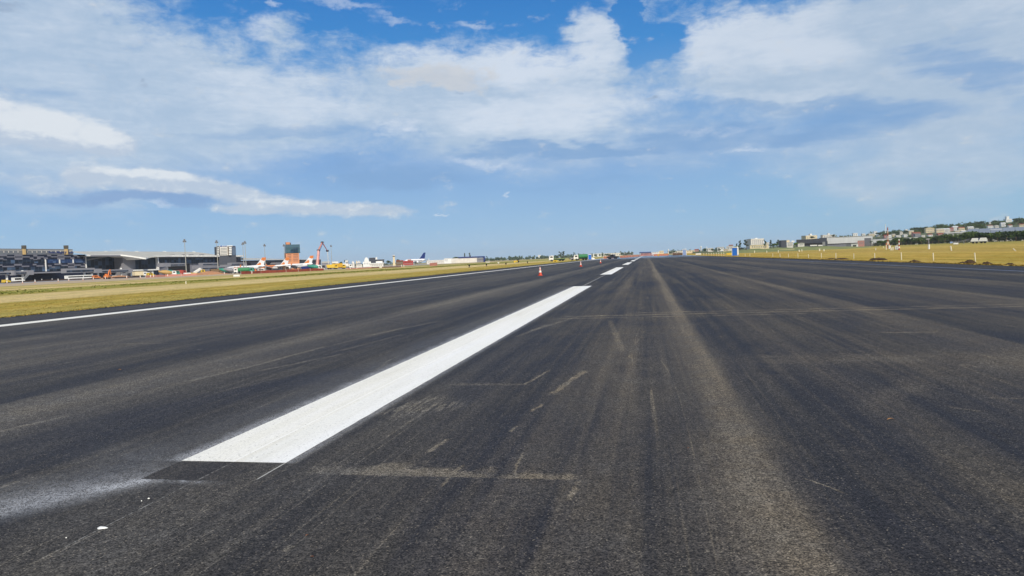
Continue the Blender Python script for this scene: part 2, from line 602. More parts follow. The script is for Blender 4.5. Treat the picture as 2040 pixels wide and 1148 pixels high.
# long drag marks and wheel-borne dust along the runway, patchy
s1 = g.noise(g.mp(P, sc=(2.6, 0.05, 1)), 1.0, 5, 0.6)
s2 = g.noise(g.mp(P, sc=(11.0, 0.16, 1)), 1.0, 4, 0.6)
pat = g.noise(g.mp(P, sc=(0.55, 0.16, 1)), 1.0, 5, 0.6, 0.8)
pat2 = g.noise(P, 1.9, 5, 0.65)
v = g.m('ADD', prof, g.m('MULTIPLY', g.m('SUBTRACT', s1, 0.5), 0.85))
s3 = g.noise(g.mp(P, sc=(.8, .018, 1)), 1.0, 4, 0.6)
v = g.m('ADD', v, g.m('MULTIPLY', g.m('SUBTRACT', s3, 0.5), g.rng(py_, 8, 40, .35, 1.1)))
v = g.m('ADD', v, g.m('MULTIPLY', g.m('SUBTRACT', s2, 0.5), 0.42))
v = g.m('ADD', v, g.m('MULTIPLY', g.m('SUBTRACT', pat, 0.5), 0.45))
v = g.m('ADD', v, g.m('MULTIPLY', g.m('SUBTRACT', pat2, 0.5), 0.30))
ty = g.noise(g.mp(P, rz=radians(1.2), sc=(4.2, .03, 1)), 1.0, 3, .55)
v = g.m('ADD', v, g.m('MULTIPLY', g.rng(ty, .54, .70, 0, .18), g.rng(pat, .35, .6, .3, 1)))
s4 = g.noise(g.mp(P, sc=(2.3, .0045, 1)), 1.0, 3, .6)
s5 = g.noise(g.mp(P, sc=(8.5, .008, 1)), 1.0, 3, .6)
yw = g.rng(py_, 6, 30, .15, 1.0)
v = g.m('ADD', v, g.m('MULTIPLY', g.m('MULTIPLY', g.m('SUBTRACT', s4, 0.5), 0.78), yw))
v = g.m('ADD', v, g.m('MULTIPLY', g.m('MULTIPLY', g.m('SUBTRACT', s5, 0.5), 0.55), yw))
v = g.m('ADD', v, g.m('MULTIPLY', g.rng(py_, 25, 90, 0, .10), g.rng(g.m('ABSOLUTE', g.m('ADD', px_, .2)), 1.2, 2.2, 1, 0)))
# thin scratches left by equipment
sc1 = g.noise(g.mp(P, rz=radians(3), sc=(1.3, 0.035, 1)), 1.0, 2, 0.5, 1.2)
thin = g.rng(g.m('ABSOLUTE', g.m('SUBTRACT', sc1, 0.5)), 0.0, 0.006, 1, 0)
v = g.m('ADD', v, g.m('MULTIPLY', g.m('MULTIPLY', thin, g.rng(pat, 0.42, 0.62, 0, 0.65)), g.rng(s2, 0.4, 0.6, 0.2, 1)))
sc2_ = g.noise(g.mp(P, rz=radians(-14), sc=(1.1, 0.06, 1)), 1.0, 2, 0.5, 1.6)
thin2 = g.rng(g.m('ABSOLUTE', g.m('SUBTRACT', sc2_, 0.47)), 0.0, 0.005, 1, 0)
v = g.m('ADD', v, g.m('MULTIPLY', g.m('MULTIPLY', thin2, g.rng(pat2, 0.42, 0.66, 0, 0.6)), g.rng(px_, -9, -5, 1, 0.25)))


def gseg(u0, v0, u1, v1, w, amp, sy=0.15, sx=0.6):
    a, c = on_ground(u0, v0), on_ground(u1, v1)
    d = c - a
    r = g.rect(PW, (a.x + c.x) / 2, (a.y + c.y) / 2, w, d.length / 2, atan2(-d.x, d.y), sx, sy)
    return g.m('MULTIPLY', r, amp)


fw = g.noise(P, 5.0, 3, 0.6, out=1)
PW = g.vm('ADD', P, g.vm('MULTIPLY', g.vm('SUBTRACT', fw, (0.5, 0.5, 0.5)), (0.10, 0.05, 0.0)))
fine = g.noise(P, 22.0, 4, 0.7)
broken = g.rng(fine, 0.36, 0.58, 0.3, 1)
D = [gseg(383, 760, 500, 732, .04, .7), gseg(500, 732, 647, 692, .05, .6), gseg(520, 740, 677, 708, .04, .5), gseg(0, 862, 130, 832, .05, .40), gseg(680, 700, 800, 668, .05, .45), gseg(720, 672, 880, 640, .07, .4), gseg(1060, 660, 1150, 632, .06, .4), gseg(1030, 672, 1090, 648, .05, .4), gseg(0, 975, 36, 962, .022, .75),
     gseg(660, 690, 800, 655, .05, .3), gseg(420, 786, 610, 742, .03, .18),
     gseg(1100, 787, 1165, 741, .038, .75), gseg(1046, 768, 1093, 741, .02, .7), gseg(853, 904, 890, 878, .018, .8), gseg(1017, 863, 1030, 852, .014, .8), gseg(1058, 822, 1082, 808, .016, .6),
     gseg(1023, 950, 1040, 905, .010, .6), gseg(880, 972, 920, 930, .012, .5), gseg(560, 1103, 582, 1092, .016, .7), gseg(1133, 1000, 1152, 963, .02, .45), gseg(1215, 640, 1240, 700, .05, .3),
     gseg(1608, 957, 1680, 988, .007, .75), gseg(1755, 664, 1868, 663, .05, .6), gseg(1968, 795, 2040, 797, .012, .5), gseg(1890, 813, 1960, 824, .02, .35), gseg(205, 687, 330, 685, .05, .35),
     gseg(60, 1130, 200, 1062, .008, .5)]
dash = g.add(D)
# cold joints across the lane: crisp near edge, dust swept up beyond it
def cross(y, x0, x1, depth, amp, edge=0.012):
    yy = g.m('ADD', py_, g.m('MULTIPLY', g.m('SUBTRACT', wav2, 0.5), 0.03))
    lo = g.rng(yy, y - edge, y + edge, 0, 1)
    hi = g.rng(g.m('ADD', yy, g.m('MULTIPLY', g.m('SUBTRACT', pat2, 0.5), depth * 3.0)), y + depth * 0.25, y + depth, 1, 0)
    xx = g.m('MULTIPLY', g.rng(px_, x0, x0 + 0.25, 0, 1), g.rng(px_, x1 - 0.12, x1, 1, 0))
    return g.m('MULTIPLY', g.m('MULTIPLY', lo, hi), g.m('MULTIPLY', xx, amp))
J = [cross(4.565, -2.55, -1.05, .26, .85), cross(4.565, -1.15, -.46, .16, .60), cross(8.0, -2.5, -1.4, .16, .42), cross(17.15, -2.2, 9.4, .36, .75, .03), cross(16.6, -2.4, 3.6, .22, .7, .03),
     cross(17.8, -.6, 8.6, .22, .75, .03), cross(15.6, 1.5, 4.5, .1, .22, .03), cross(22.2, -2.2, 1.2, .3, .14, .05), cross(13.2, -2.4, .8, .2, .12, .05)]
joint = g.m('MULTIPLY', g.add(J), g.rng(fine, 0.35, 0.6, 0.6, 1))
# fan of fine scrapes beside the painted bar
fan = g.rect(P, -2.36, 6.80, .34, .42, radians(-38), .4, .4)
fl = g.noise(g.mp(P, rz=radians(34), sc=(26, 2.2, 1)), 1.0, 3, 0.6)
fan = g.m('MULTIPLY', fan, g.rng(fl, 0.46, 0.60, 0, 1.0))
# pale worn patches on the right
rp = g.add([g.blob(PW, 2.6, 9.9, 2.2, .75, .1, .30), g.blob(PW, 4.6, 9.4, 2.2, 1.2, 0, .26), g.blob(PW, 1.55, 9.4, .35, 2.4, -.12, .22), g.blob(PW, 2.5, 7.6, .35, 1.6, -.55, .22), g.blob(PW, -.15, 9.5, .8, 5.0, 0, .16),
            g.blob(PW, .45, 4.3, .55, 2.2, 0, .22)])
rp = g.m('MULTIPLY', rp, g.rng(pat2, .35, .65, .3, 1.2))
v = g.m('ADD', v, rp)
v = g.m('ADD', v, g.m('MULTIPLY', g.m('MULTIPLY', g.m('ADD', dash, fan), broken), 1.35))
v = g.m('ADD', v, joint, clamp=True)
# stones of the mix
cellc = g.voro(P, 135.0, out='Color')
cc = g.sep(cellc)
st = g.m('ADD', g.m('MULTIPLY', cc[0], 1.25), 0.44)
st2 = g.voro(P, 40.0, out='Color')
st = g.m('MULTIPLY', st, g.rng(g.sep(st2)[0], 0, 1, 0.78, 1.24, False))
fleck = g.m('GREATER_THAN', cc[1], 0.982)
gapd = g.rng(g.voro(P, 135.0, feature='DISTANCE_TO_EDGE'), 0.0, 0.0013, 0.30, 1)
dark = g.mix(g.rng(pat, .35, .65), rgb((45, 45, 50)), rgb((52, 50, 49)))
tan_ = g.mix(g.rng(pat2, .3, .7), g.mix(g.rng(px_, -2.5, -.8), rgb((110, 105, 96)), rgb((120, 110, 94))), g.mix(g.rng(px_, -2.5, -.8), rgb((100, 98, 95)), rgb((106, 101, 93))))
mid = g.noise(P, 13.0, 4, .7)
vd = g.m('ADD', v, g.m('MULTIPLY', g.m('SUBTRACT', cc[0], .5), g.m('ADD', .10, g.m('MULTIPLY', v, .75))))
vd = g.m('ADD', vd, g.m('MULTIPLY', g.m('SUBTRACT', mid, .5), g.m('ADD', .06, g.m('MULTIPLY', v, .6))), clamp=True)
col = g.mix(vd, dark, tan_)
grey = g.m('MULTIPLY', g.m('MULTIPLY', st, gapd), g.rng(px_, .8, 1.4, .93, .84))
col = g.mix(1.0, col, g.vec(grey, grey, grey), 'MULTIPLY')
col = g.mix(g.m('MULTIPLY', fleck, g.rng(v, 0, .8, .35, .75)), col, rgb((172, 162, 146)))
# white overspray along the painted bar and drifting left from its start
el_ = g.m('SUBTRACT', CX - SW / 2, px_)
er_ = g.m('SUBTRACT', px_, CX + SW / 2)
yin = g.m('MULTIPLY', g.rng(py_, Y0S - .03, Y0S + .05, 0, 1), g.rng(py_, Y0S + 30, Y0S + 30.2, 1, 0))
ol = g.m('MULTIPLY', g.rng(g.m('ADD', el_, g.m('MULTIPLY', g.m('SUBTRACT', pat2, .5), .22)), -.02, .20, .62, 0), g.m('GREATER_THAN', el_, -.3))
ol2 = g.rng(g.m('ADD', el_, g.m('MULTIPLY', g.m('SUBTRACT', pat, .5), 1.2)), 0, 1.0, .13, 0)
ol2 = g.m('MULTIPLY', ol2, g.m('GREATER_THAN', el_, -.3))
orr = g.m('MULTIPLY', g.rng(er_, -.02, .12, .5, 0), g.m('GREATER_THAN', er_, -.3))
spray = g.m('MULTIPLY', g.add([ol, ol2, orr]), yin)
spn0 = g.noise(P, 4.0, 5, .7)
drift = g.add([g.blob(PW, -3.92, 3.86, 1.2, .55, radians(52), .50), g.blob(PW, -3.62, 4.28, .45, .18, radians(40), .5), g.blob(PW, -4.15, 4.05, 1.5, .70, radians(50), .22), g.blob(PW, -4.2, 4.9, 1.0, .6, radians(-30), .08)])
side = g.m('SUBTRACT', g.m('MULTIPLY', py_, .565), g.m('MULTIPLY', px_, .825))
drift = g.m('MULTIPLY', drift, g.rng(g.m('ADD', side, g.m('MULTIPLY', g.m('SUBTRACT', spn0, .5), .12)), 5.10, 5.50, 0.0, 1))
lip = g.m('MULTIPLY', g.m('MULTIPLY', g.rect(PW, -3.36, 4.33, .30, .040, 0, .6, .9), g.rng(spn0, .4, .62, .1, 1)), .75)
drift = g.m('ADD', drift, lip)
mask = g.rect(P, -3.32, 4.575, .345, .215, 0, .03, .05)
drift = g.m('MULTIPLY', drift, g.m('SUBTRACT', 1, mask))
spray = g.m('ADD', spray, drift)
spn = g.noise(P, 9.0, 6, .75)
spk = g.rng(g.m('ADD', g.m('ADD', g.m('MULTIPLY', cc[2], 0.42), g.m('MULTIPLY', fine, 0.35)), g.m('MULTIPLY', spn, .5)), 0.42, 0.86, 0.05, 1.15)
spray = g.m('MULTIPLY', spray, spk, clamp=True)
col = g.mix(g.m('MULTIPLY', spray, .86), col, rgb((196, 199, 204)))
col = g.mix(g.m('MULTIPLY', mask, .3), col, rgb((40, 38, 42)))
# pencil-thin setting-out lines that the paint gang followed
lay = g.m('MULTIPLY', g.rect(P, CX, 4.0, .004, .95, 0, .5, .1), g.rng(fine, .42, .6, 0, .3))
lay = g.m('ADD', lay, g.m('MULTIPLY', g.rect(P, CX, 44.6, .02, 9.8, 0, .5, .1), g.rng(g.m('FRACT', g.m('MULTIPLY', py_, .9)), .3, .5, 0, .8)))
lay = g.m('ADD', lay, g.m('MULTIPLY', g.rect(P, CX + SW / 2 - .01, 4.62, .005, .2, 0, .5, .1), .6))
col = g.mix(lay, col, rgb((225, 225, 220)))
g.put(b.inputs['Base Color'], col)
# far down the runway a smoother, shinier skin stands in for the heat mirage
skin = g.m('MULTIPLY', g.rng(py_, 170, 330), g.rng(g.noise(g.mp(P, sc=(.12, .02, 1)), 1.0, 3), .3, .6, .35, 1))
g.put(b.inputs['Roughness'], g.m('MULTIPLY', g.rng(v, 0, 1, 0.62, 0.86, False), g.rng(skin, 0, 1, 1, .22)))
g.put(b.inputs['Specular IOR Level'], g.rng(skin, 0, 1, .10, .42))
bu = g.n('ShaderNodeBump')
g.put(bu.inputs['Strength'], g.rng(py_, 60, 200, .55, .0))
bu.inputs['Distance'].default_value = 0.006
hh = g.m('ADD', g.m('MULTIPLY', cc[0], .6), g.m('MULTIPLY', gapd, .5))
g.put(bu.inputs['Height'], g.m('ADD', hh, g.m('MULTIPLY', fine, .5)))
g.t.links.new(bu.outputs[0], b.inputs['Normal'])
ASPH = m

q = MB()
ys = [-40, 0, 20, 60, 150, 400, 1000, 2600]
for a, c in zip(ys, ys[1:]):
    q.quad((RX0, a, .012), (RX1, a, .012), (RX1, c, .012), (RX0, c, .012))
structure(q.build('runway', ASPH, fix=False))

# paint
m, g, b = new_mat('runway_paint')
P = g.n('ShaderNodeTexCoord').outputs['Object']
px_, py_, pz_ = g.sep(P)
n1 = g.noise(P, 60, 4, .7)
n2 = g.noise(g.mp(P, sc=(2.2, .12, 1)), 1, 4, .6)
cells = g.sep(g.voro(P, 95.0, out='Color'))
c = g.mix(g.rng(n2, .3, .7), rgb((240, 238, 226), .92), rgb((244, 243, 238), .96))
gr = g.rng(g.m('ADD', g.m('MULTIPLY', cells[0], .5), g.m('MULTIPLY', n1, .6)), .2, .8, .84, 1.03)
c = g.mix(1.0, c, g.vec(gr, gr, gr), 'MULTIPLY')
c = g.mix(g.m('MULTIPLY', g.rng(g.m('ABSOLUTE', g.m('SUBTRACT', px_, CX)), .004, .012, 1, 0), .55), c, rgb((252, 252, 250)))
c = g.mix(g.m('MULTIPLY', g.rng(px_, CX + .02, CX + .10, 0, 1), .2), c, rgb((240, 244, 250)))
c = g.mix(g.m('MULTIPLY', g.m('GREATER_THAN', cells[1], .985), .5), c, rgb((120, 118, 112)))
scf = g.noise(g.mp(P, rz=radians(8), sc=(3.0, .25, 1)), 1, 5, .65, .8)
c = g.mix(g.m('MULTIPLY', g.rng(scf, .52, .72), g.rng(n1, .35, .6, .05, .16)), c, rgb((176, 170, 158)))
g.put(b.inputs['Base Color'], c)
b.inputs['Roughness'].default_value = .7
b.inputs['Specular IOR Level'].default_value = .25
bu = g.n('ShaderNodeBump')
bu.inputs['Strength'].default_value = .35
bu.inputs['Distance'].default_value = .004
g.put(bu.inputs['Height'], g.m('ADD', cells[0], n1))
g.t.links.new(bu.outputs[0], b.inputs['Normal'])
PAINT = m


def strip(name, x0, x1, y0, y1, z, mat_, ny=1, jag=0.0):
    q = MB()
    n = max(2, ny)
    L, R = [], []
    for i in range(n + 1):
        y = y0 + (y1 - y0) * i / n
        L.append((x0 + random.uniform(-jag, jag), y, z))
        R.append((x1 + random.uniform(-jag, jag), y, z))
    q.v = L + R
    q.f = [(i, n + 1 + i, n + 2 + i, i + 1) for i in range(n)]
    return structure(q.build(name, mat_, fix=False))


for k in range(22):
    strip('runway_marking', CX - SW / 2, CX + SW / 2, Y0S + 50 * k, Y0S + 50 * k + 30, .016, PAINT, 150 if k < 1 else 2, .004 if k < 1 else 0)
strip('runway_edge_marking', -20.75, -19.95, -10, 800, .016, PAINT)
EDGE2 = pm('faint_paint', (118, 128, 150), .7, var=.5, scale=.4)
strip('runway_edge_marking', 17.1, 17.3, 24, 260, .016, EDGE2)

# ------------------------------------------------------------------ ground
m, g, b = new_mat('airfield_ground')
P = g.n('ShaderNodeTexCoord').outputs['Object']
px_, py_, pz_ = g.sep(P)
wob = g.noise(g.mp(P, sc=(.03, .012, 1)), 1, 4, .6)
wob2 = g.noise(g.mp(P, sc=(.16, .05, 1)), 1, 5, .65)
XW = g.m('ADD', px_, g.m('ADD', g.m('MULTIPLY', g.m('SUBTRACT', wob, .5), 12), g.m('MULTIPLY', g.m('SUBTRACT', wob2, .5), 9)))
GOLD, STRAW, GREEN, OLIVE, DIRT = rgb((182, 158, 72)), rgb((226, 202, 150)), rgb((126, 142, 56)), rgb((158, 148, 74)), rgb((196, 176, 148))
stops = [(-250, rgb((176, 160, 140))), (-168, DIRT), (-160, OLIVE), (-140, STRAW), (-122, OLIVE), (-112, STRAW), (-96, STRAW), (-90, OLIVE), (-80, GREEN), (-72, OLIVE), (-66, OLIVE), (-60, STRAW), (-43, STRAW), (-39, GOLD), (-30, GOLD), (-25, OLIVE)]
left = g.ramp(g.rng(XW, -250, -25, 0, 1, False), [((x + 250) / 225, c) for x, c in stops])
stops = [(20, rgb((188, 158, 68))), (32, rgb((184, 152, 62))), (42, rgb((192, 160, 70))), (48, rgb((186, 156, 86))), (60, rgb((174, 146, 68))), (90, rgb((196, 168, 88))), (140, rgb((152, 140, 64))), (200, rgb((126, 128, 60))), (320, rgb((110, 124, 56)))]
right = g.ramp(g.rng(XW, 20, 320, 0, 1, False), [((x - 20) / 300, c) for x, c in stops])
c = g.mix(g.m('GREATER_THAN', px_, 0), left, right)
# far down the field on the left the grass is greener
far = g.m('MULTIPLY', g.rng(py_, 200, 420, 0, .55), g.rng(px_, -60, -30, 1, 0))
c = g.mix(far, c, rgb((118, 138, 74)))
n1 = g.noise(P, .9, 7, .72)
n2 = g.noise(g.mp(P, sc=(1, .25, 1)), .35, 5, .65)
n3 = g.noise(P, 7.0, 4, .7)
mow = g.noise(g.mp(P, sc=(.30, .012, 1)), 1.0, 4, .65)
mow2 = g.noise(g.mp(P, sc=(1.2, .05, 1)), 1.0, 4, .65)
c = g.mix(g.rng(mow, .44, .66, 0, .5), c, rgb((206, 180, 108)))
c = g.mix(g.rng(mow, .52, .36, 0, .45), c, rgb((146, 118, 44)))
c = g.mix(g.rng(mow2, .50, .70, 0, .5), c, rgb((150, 148, 66)))
c = g.mix(g.m('MULTIPLY', g.rng(n2, .50, .70), .4), c, rgb((134, 138, 56)))
c = g.mix(g.m('MULTIPLY', g.rng(n1, .55, .75), .5), c, rgb((206, 182, 120)))
n4 = g.noise(g.mp(P, sc=(.5, .12, 1)), 1.0, 6, .72)
c = g.mix(g.rng(n4, .50, .62, 0, .45), c, rgb((150, 146, 60)))
c = g.mix(g.rng(n4, .46, .36, 0, .5), c, rgb((216, 190, 112)))
f = g.m('MULTIPLY', g.rng(n3, .3, .7, .66, 1.26), g.rng(n1, .3, .7, .76, 1.16))
c = g.mix(1.0, c, g.vec(f, f, f), 'MULTIPLY')
paved = g.m('MULTIPLY', g.rng(XW, -170, -164, 1, 0), g.rng(py_, 900, 1500, 1, 0))
c = g.mix(g.m('MULTIPLY', paved, .8), c, g.mix(n2, rgb((196, 176, 150)), rgb((168, 152, 134))))
g.put(b.inputs['Base Color'], g.mix(1.0, c, (.95, .95, .95, 1), 'MULTIPLY'))
b.inputs['Roughness'].default_value = .9
b.inputs['Specular IOR Level'].default_value = .1
bu = g.n('ShaderNodeBump')
bu.inputs['Strength'].default_value = .7
bu.inputs['Distance'].default_value = .12
g.put(bu.inputs['Height'], g.m('ADD', n1, n3))
g.t.links.new(bu.outputs[0], b.inputs['Normal'])
GROUND = m
q = MB()
gys = [-600, 0, 100, 300, 1000, 3000, 6000]
nx = len(GX)
q.v = [(x, y, z) for y in gys for x, z in GX]
q.f = [(j * nx + i, j * nx + i + 1, (j + 1) * nx + i + 1, (j + 1) * nx + i) for j in range(len(gys) - 1) for i in range(nx - 1)]
structure(q.build('ground', GROUND, fix=False))

# apron concrete in front of the terminals
APRON = pm('apron_concrete', (150, 146, 142), .85, var=.25, scale=.05)
q = MB()
q.prism_xy([(-420, 150), (-250, 150), (-250, 420), (-215, 560), (-215, 900), (-420, 900)], LEFT_Z - .3, LEFT_Z + .02)
structure(q.build('apron', APRON))

# ------------------------------------------------------------------ grass
def grass_mat(name, kind):
    m, g, b = new_mat(name)
    ge = g.n('ShaderNodeNewGeometry')
    r = ge.outputs['Random Per Island']
    tc = g.n('ShaderNodeTexCoord').outputs['Object']
    n = g.noise(g.mp(tc, sc=(1, .3, 1)), .3, 4, .65)
    lo = {'gold': ((178, 150, 70), (204, 176, 90)), 'green': ((92, 112, 36), (150, 156, 66)), 'straw': ((172, 148, 96), (214, 192, 140))}[kind]
    c = g.mix(r, rgb(lo[0]), rgb(lo[1]))
    c = g.mix(g.rng(n, .48, .72, 0, .35), c, rgb((136, 138, 52)))
    g.put(b.inputs['Base Color'], c)
    b.inputs['Roughness'].default_value = .8
    b.inputs['Specular IOR Level'].default_value = .1
    return m


GM = {k: grass_mat('grass_' + k, k) for k in ('gold', 'green', 'straw')}


def tufts(name, pts, mat_, h=.03, w=.022, kind_='stuff'):
    vs, fs = [], []
    for (x, y, k) in pts:
        z = gz(x)
        for _ in range(3):
            a = random.uniform(0, 2 * pi)
            dx, dy = cos(a) * w * k, sin(a) * w * k
            lx, ly = random.gauss(0, .05) * k, random.gauss(0, .05) * k
            hh = h * k * random.uniform(.5, 1.4)
            ox, oy = random.gauss(0, .05), random.gauss(0, .05)
            i = len(vs)
            vs += [(x + ox - dx, y + oy - dy, z - .01), (x + ox + dx, y + oy + dy, z - .01), (x + ox + lx, y + oy + ly, z + hh)]
            fs.append((i, i + 1, i + 2))
    q = MB()
    q.v, q.f = vs, fs
    o = q.build(name, mat_, fix=False)
    o.data.normals_split_custom_set_from_vertices([Vector((random.gauss(0, .25), random.gauss(0, .25), 1)).normalized() for _ in vs])
    return tag(o, name.replace('_', ' '), 'grass', kind='stuff')


pts = []
for _ in range(9000):
    y = 20 + 130 * random.random() ** 1.5
    pts.append((-24.4 - 18 * random.random() ** 1.4, y, random.uniform(.5, 1.1)))
for _ in range(5000):
    y = 18 + 180 * random.random() ** 1.4
    pts.append((-24.42 - abs(random.gauss(0, .22)), y, random.uniform(.7, 1.8)))
tufts('dry_grass', pts, GM['gold'])['label'] = 'golden dry grass verge along the left runway edge'
pts = []
for _ in range(9000):
    y = 38 + 150 * random.random() ** 1.4
    pts.append((20.6 + 34 * random.random() ** 1.6, y, random.uniform(.5, 1.1)))
for _ in range(9000):
    y = 38 + 200 * random.random() ** 1.3
    pts.append((20.42 + abs(random.gauss(0, .3)), y, random.uniform(.8, 2.6)))
tufts('dry_grass', pts, GM['gold'])['label'] = 'golden brown mown grass verge along the right runway edge'
pts = []
for _ in range(110):
    yc = 45 + 330 * random.random() ** 1.1
    xc = -78 + 5 * sin(yc * .05) + random.gauss(0, 6)
    sy, sx = random.uniform(2, 9), random.uniform(.6, 2.2)
    for _ in range(50):
        pts.append((xc + random.gauss(0, sx), yc + random.gauss(0, sy), random.uniform(.8, 2.2)))
tufts('green_grass', pts, GM['green'], .05, .05)['label'] = 'green grass strip across the left field before the apron'

# clods of earth turned up along the right edge
EARTH = pm('dark_earth', (66, 50, 34), .95, var=.4, scale=6)
for k, (u, v_, sx, sy, h) in enumerate([(1678, 517, 1.6, 1.0, .16), (1751, 518.5, 1.9, 1.2, .22), (1822, 522.5, .9, .7, .18), (1931, 525, .8, .6, .22), (1917, 526, .5, .5, .14), (1966, 528, .7, .6, .18), (1655, 516.5, 1.6, .9, .12), (2012, 529, .6, .5, .14)]):
    p = on_ground(u, v_)
    x = max(p.x, 20.9)
    d = p * (x / p.x)
    q = MB()
    nseg = 12
    rings = [(1, 0.0), (.8, .55), (.45, .9), (.12, 1.0)]
    for r, hz_ in rings:
        for i in range(nseg):
            a = 2 * pi * i / nseg
            j = random.uniform(.75, 1.25)
            q.v.append((sx * .5 * r * cos(a) * j, sy * .5 * r * sin(a) * j, h * hz_ * random.uniform(.7, 1.3) - .01))
    for rr in range(3):
        for i in range(nseg):
            q.f.append((rr * nseg + i, rr * nseg + (i + 1) % nseg, (rr + 1) * nseg + (i + 1) % nseg, (rr + 1) * nseg + i))
    q.f.append(tuple(range(3 * nseg, 4 * nseg)))
    o = q.build('earth_clod', EARTH)
    o.location = (d.x, d.y, gz(d.x))
    ords = ['long low dark earth clod on the grass edge left of the tall tower', 'largest dark earth heap on the grass edge below the lattice tower', 'small dark earth heap on the verge between two white stakes', 'tall dark clod on the verge by the leaning right stake',
            'tiny dark clod just left of the clod by the leaning stake', 'dark clod on the verge right of the leaning stake', 'flattest brown clod strip on the verge, farthest of the clods', 'rightmost dark earth clod at the runway edge']
    tag(o, ords[k], 'earth clod', 'clods of earth along the right runway edge')

# small things lying on the asphalt
WHITE = pm('white_gloss', (236, 236, 232), .4, var=.05)
q = MB()
p = on_ground(203, 1056.5)
prof_ = [(.024 * (1 + .35 * sin(3 * a + .6) * .6 + .2 * cos(2 * a)), a) for a in [2 * pi * i / 20 for i in range(20)]]
vs_ = [(r * 1.15 * cos(a), r * .8 * sin(a), .013) for r, a in prof_] + [(r * .7 * cos(a), r * .5 * sin(a), .019) for r, a in prof_] + [(0, 0, .021)]
q.v = vs_
q.f = [(i, (i + 1) % 20, 20 + (i + 1) % 20, 20 + i) for i in range(20)] + [(20 + i, 20 + (i + 1) % 20, 40) for i in range(20)]
o = q.build('paint_splash', WHITE)
o.location = (p.x, p.y, .0)
tag(o, 'largest white paint splash on the asphalt at lower left', 'paint splash', 'white paint drips')
for u, v_, s, lb in ((296, 998, .24, 'small white paint drop right of two drips below the bar start'), (282, 1003, .15, 'tiny white paint drop left of the pair below the bar start'), (132, 1077, .14, 'tiny white paint drop beyond the large splash at lower left')):
    p = on_ground(u, v_)
    d = o.copy()
    COL.objects.link(d)
    d.location = (p.x, p.y, 0.004)
    d.scale = (s, s, .8)
    d['label'] = lb
LEAF = pm('dry_leaf', (176, 128, 78), .8, var=.2, scale=20)
LEAF2 = pm('orange_leaf', (160, 104, 68), .8, var=.2, scale=20)
for u, v_, L, a, mm, lb in ((1775, 839, .07, .25, LEAF, 'curled tan dry leaf on the right-hand asphalt'), (1372, 896, .022, .9, LEAF2, 'small orange leaf on the dusty lane right of centre'), (612, 1071, .022, 1.2, LEAF2, 'orange leaf on dark asphalt below the painted bar'), (622, 1114, .018, .4, LEAF2, 'smaller orange leaf nearest the bottom of the picture'), (237, 739, .08, .2, LEAF, 'pale brown leaf on the dark lane left of the painted bar')):
    p = on_ground(u, v_)
    q = MB()
    n = 7
    for i in range(n):
        t = i / (n - 1)
        w = L * .13 * sin(pi * (t * .9 + .05))
        z = .013 + L * .10 * sin(pi * t)
        x = (t - .5) * L
        q.v += [(x, -w + .1 * L * sin(4 * t), z + w * .4), (x, .1 * L * sin(4 * t), z), (x, w + .1 * L * sin(4 * t), z + w * .4)]
    for i in range(n - 1):
        for j in (0, 1):
            q.f.append((i * 3 + j, i * 3 + j + 1, i * 3 + j + 4, i * 3 + j + 3))
    o = q.build('leaf', mm)
    o.location = (p.x, p.y, 0)
    o.rotation_euler = (0, 0, a)
    tag(o, lb, 'leaf', 'fallen leaves on the asphalt')
# ------------------------------------------------------------------ shared materials
M = dict(
    white=pm('white_paint', (232, 232, 228), .45, var=.10, scale=.8),
    cream=pm('cream_render', (222, 206, 170), .8, var=.14, scale=.4, streak=True),
    offwhite=pm('offwhite_render', (216, 212, 204), .8, var=.16, scale=.4, streak=True),
    lgrey=pm('light_grey_panel', (134, 134, 140), .6, var=.10, scale=.3),
    grey=pm('grey_panel', (112, 114, 120), .6, var=.12, scale=.3),
    dgrey=pm('dark_grey_panel', (66, 70, 80), .6, var=.15, scale=.3),
    black=pm('black_rubber', (26, 26, 28), .8, var=.2),
    steel=pm('galvanised_steel', (150, 152, 154), .45, .3, var=.15, scale=2),
    zinc=pm('pale_roof_sheet', (186, 182, 168), .5, var=.14, scale=.15, streak=True),
    groof=pm('grey_roof_sheet', (128, 136, 146), .6, var=.16, scale=.12, streak=True),
    concrete=pm('concrete', (166, 158, 146), .85, var=.2, scale=.5),
    orange=pm('orange_paint', (212, 124, 66), .5, var=.12),
    yellow=pm('yellow_paint', (216, 182, 60), .5, var=.12),
    red=pm('red_paint', (172, 72, 60), .55, var=.14),
    pink=pm('faded_pink_render', (188, 138, 130), .8, var=.16, scale=.5),
    brick=pm('orange_brick', (206, 140, 100), .8, var=.12, scale=.3),
    tile=pm('terracotta_tile', (150, 78, 54), .85, var=.25, scale=1.2),
    blue=pm('blue_plastic', (44, 116, 214), .45, var=.12, scale=2),
    pblue=pm('pale_blue_plastic', (150, 172, 214), .5, var=.12, scale=2),
    navy=pm('navy_paint', (20, 44, 110), .45, var=.1),
    teal=pm('teal_paint', (58, 140, 122), .5, var=.14),
    green=pm('green_paint', (60, 130, 84), .5, var=.14),
    timber=pm('weathered_timber', (122, 98, 72), .9, var=.3, scale=2),
    stakew=pm('white_stake_paint', (228, 222, 200), .7, var=.12, scale=5),
    bark=pm('bark', (84, 68, 52), .95, var=.35, scale=2, streak=True),
    orangenet=pm('orange_net', (206, 128, 92), .8, var=.2, scale=2),
    pinkish=pm('faded_red_plastic', (200, 136, 122), .6, var=.2, scale=1),
)


for _n in ('orangenet', 'pinkish'):
    _p = [q for q in M[_n].node_tree.nodes if q.type == 'BSDF_PRINCIPLED'][0]
    _p.inputs['Alpha'].default_value = .62 if _n == 'orangenet' else .9


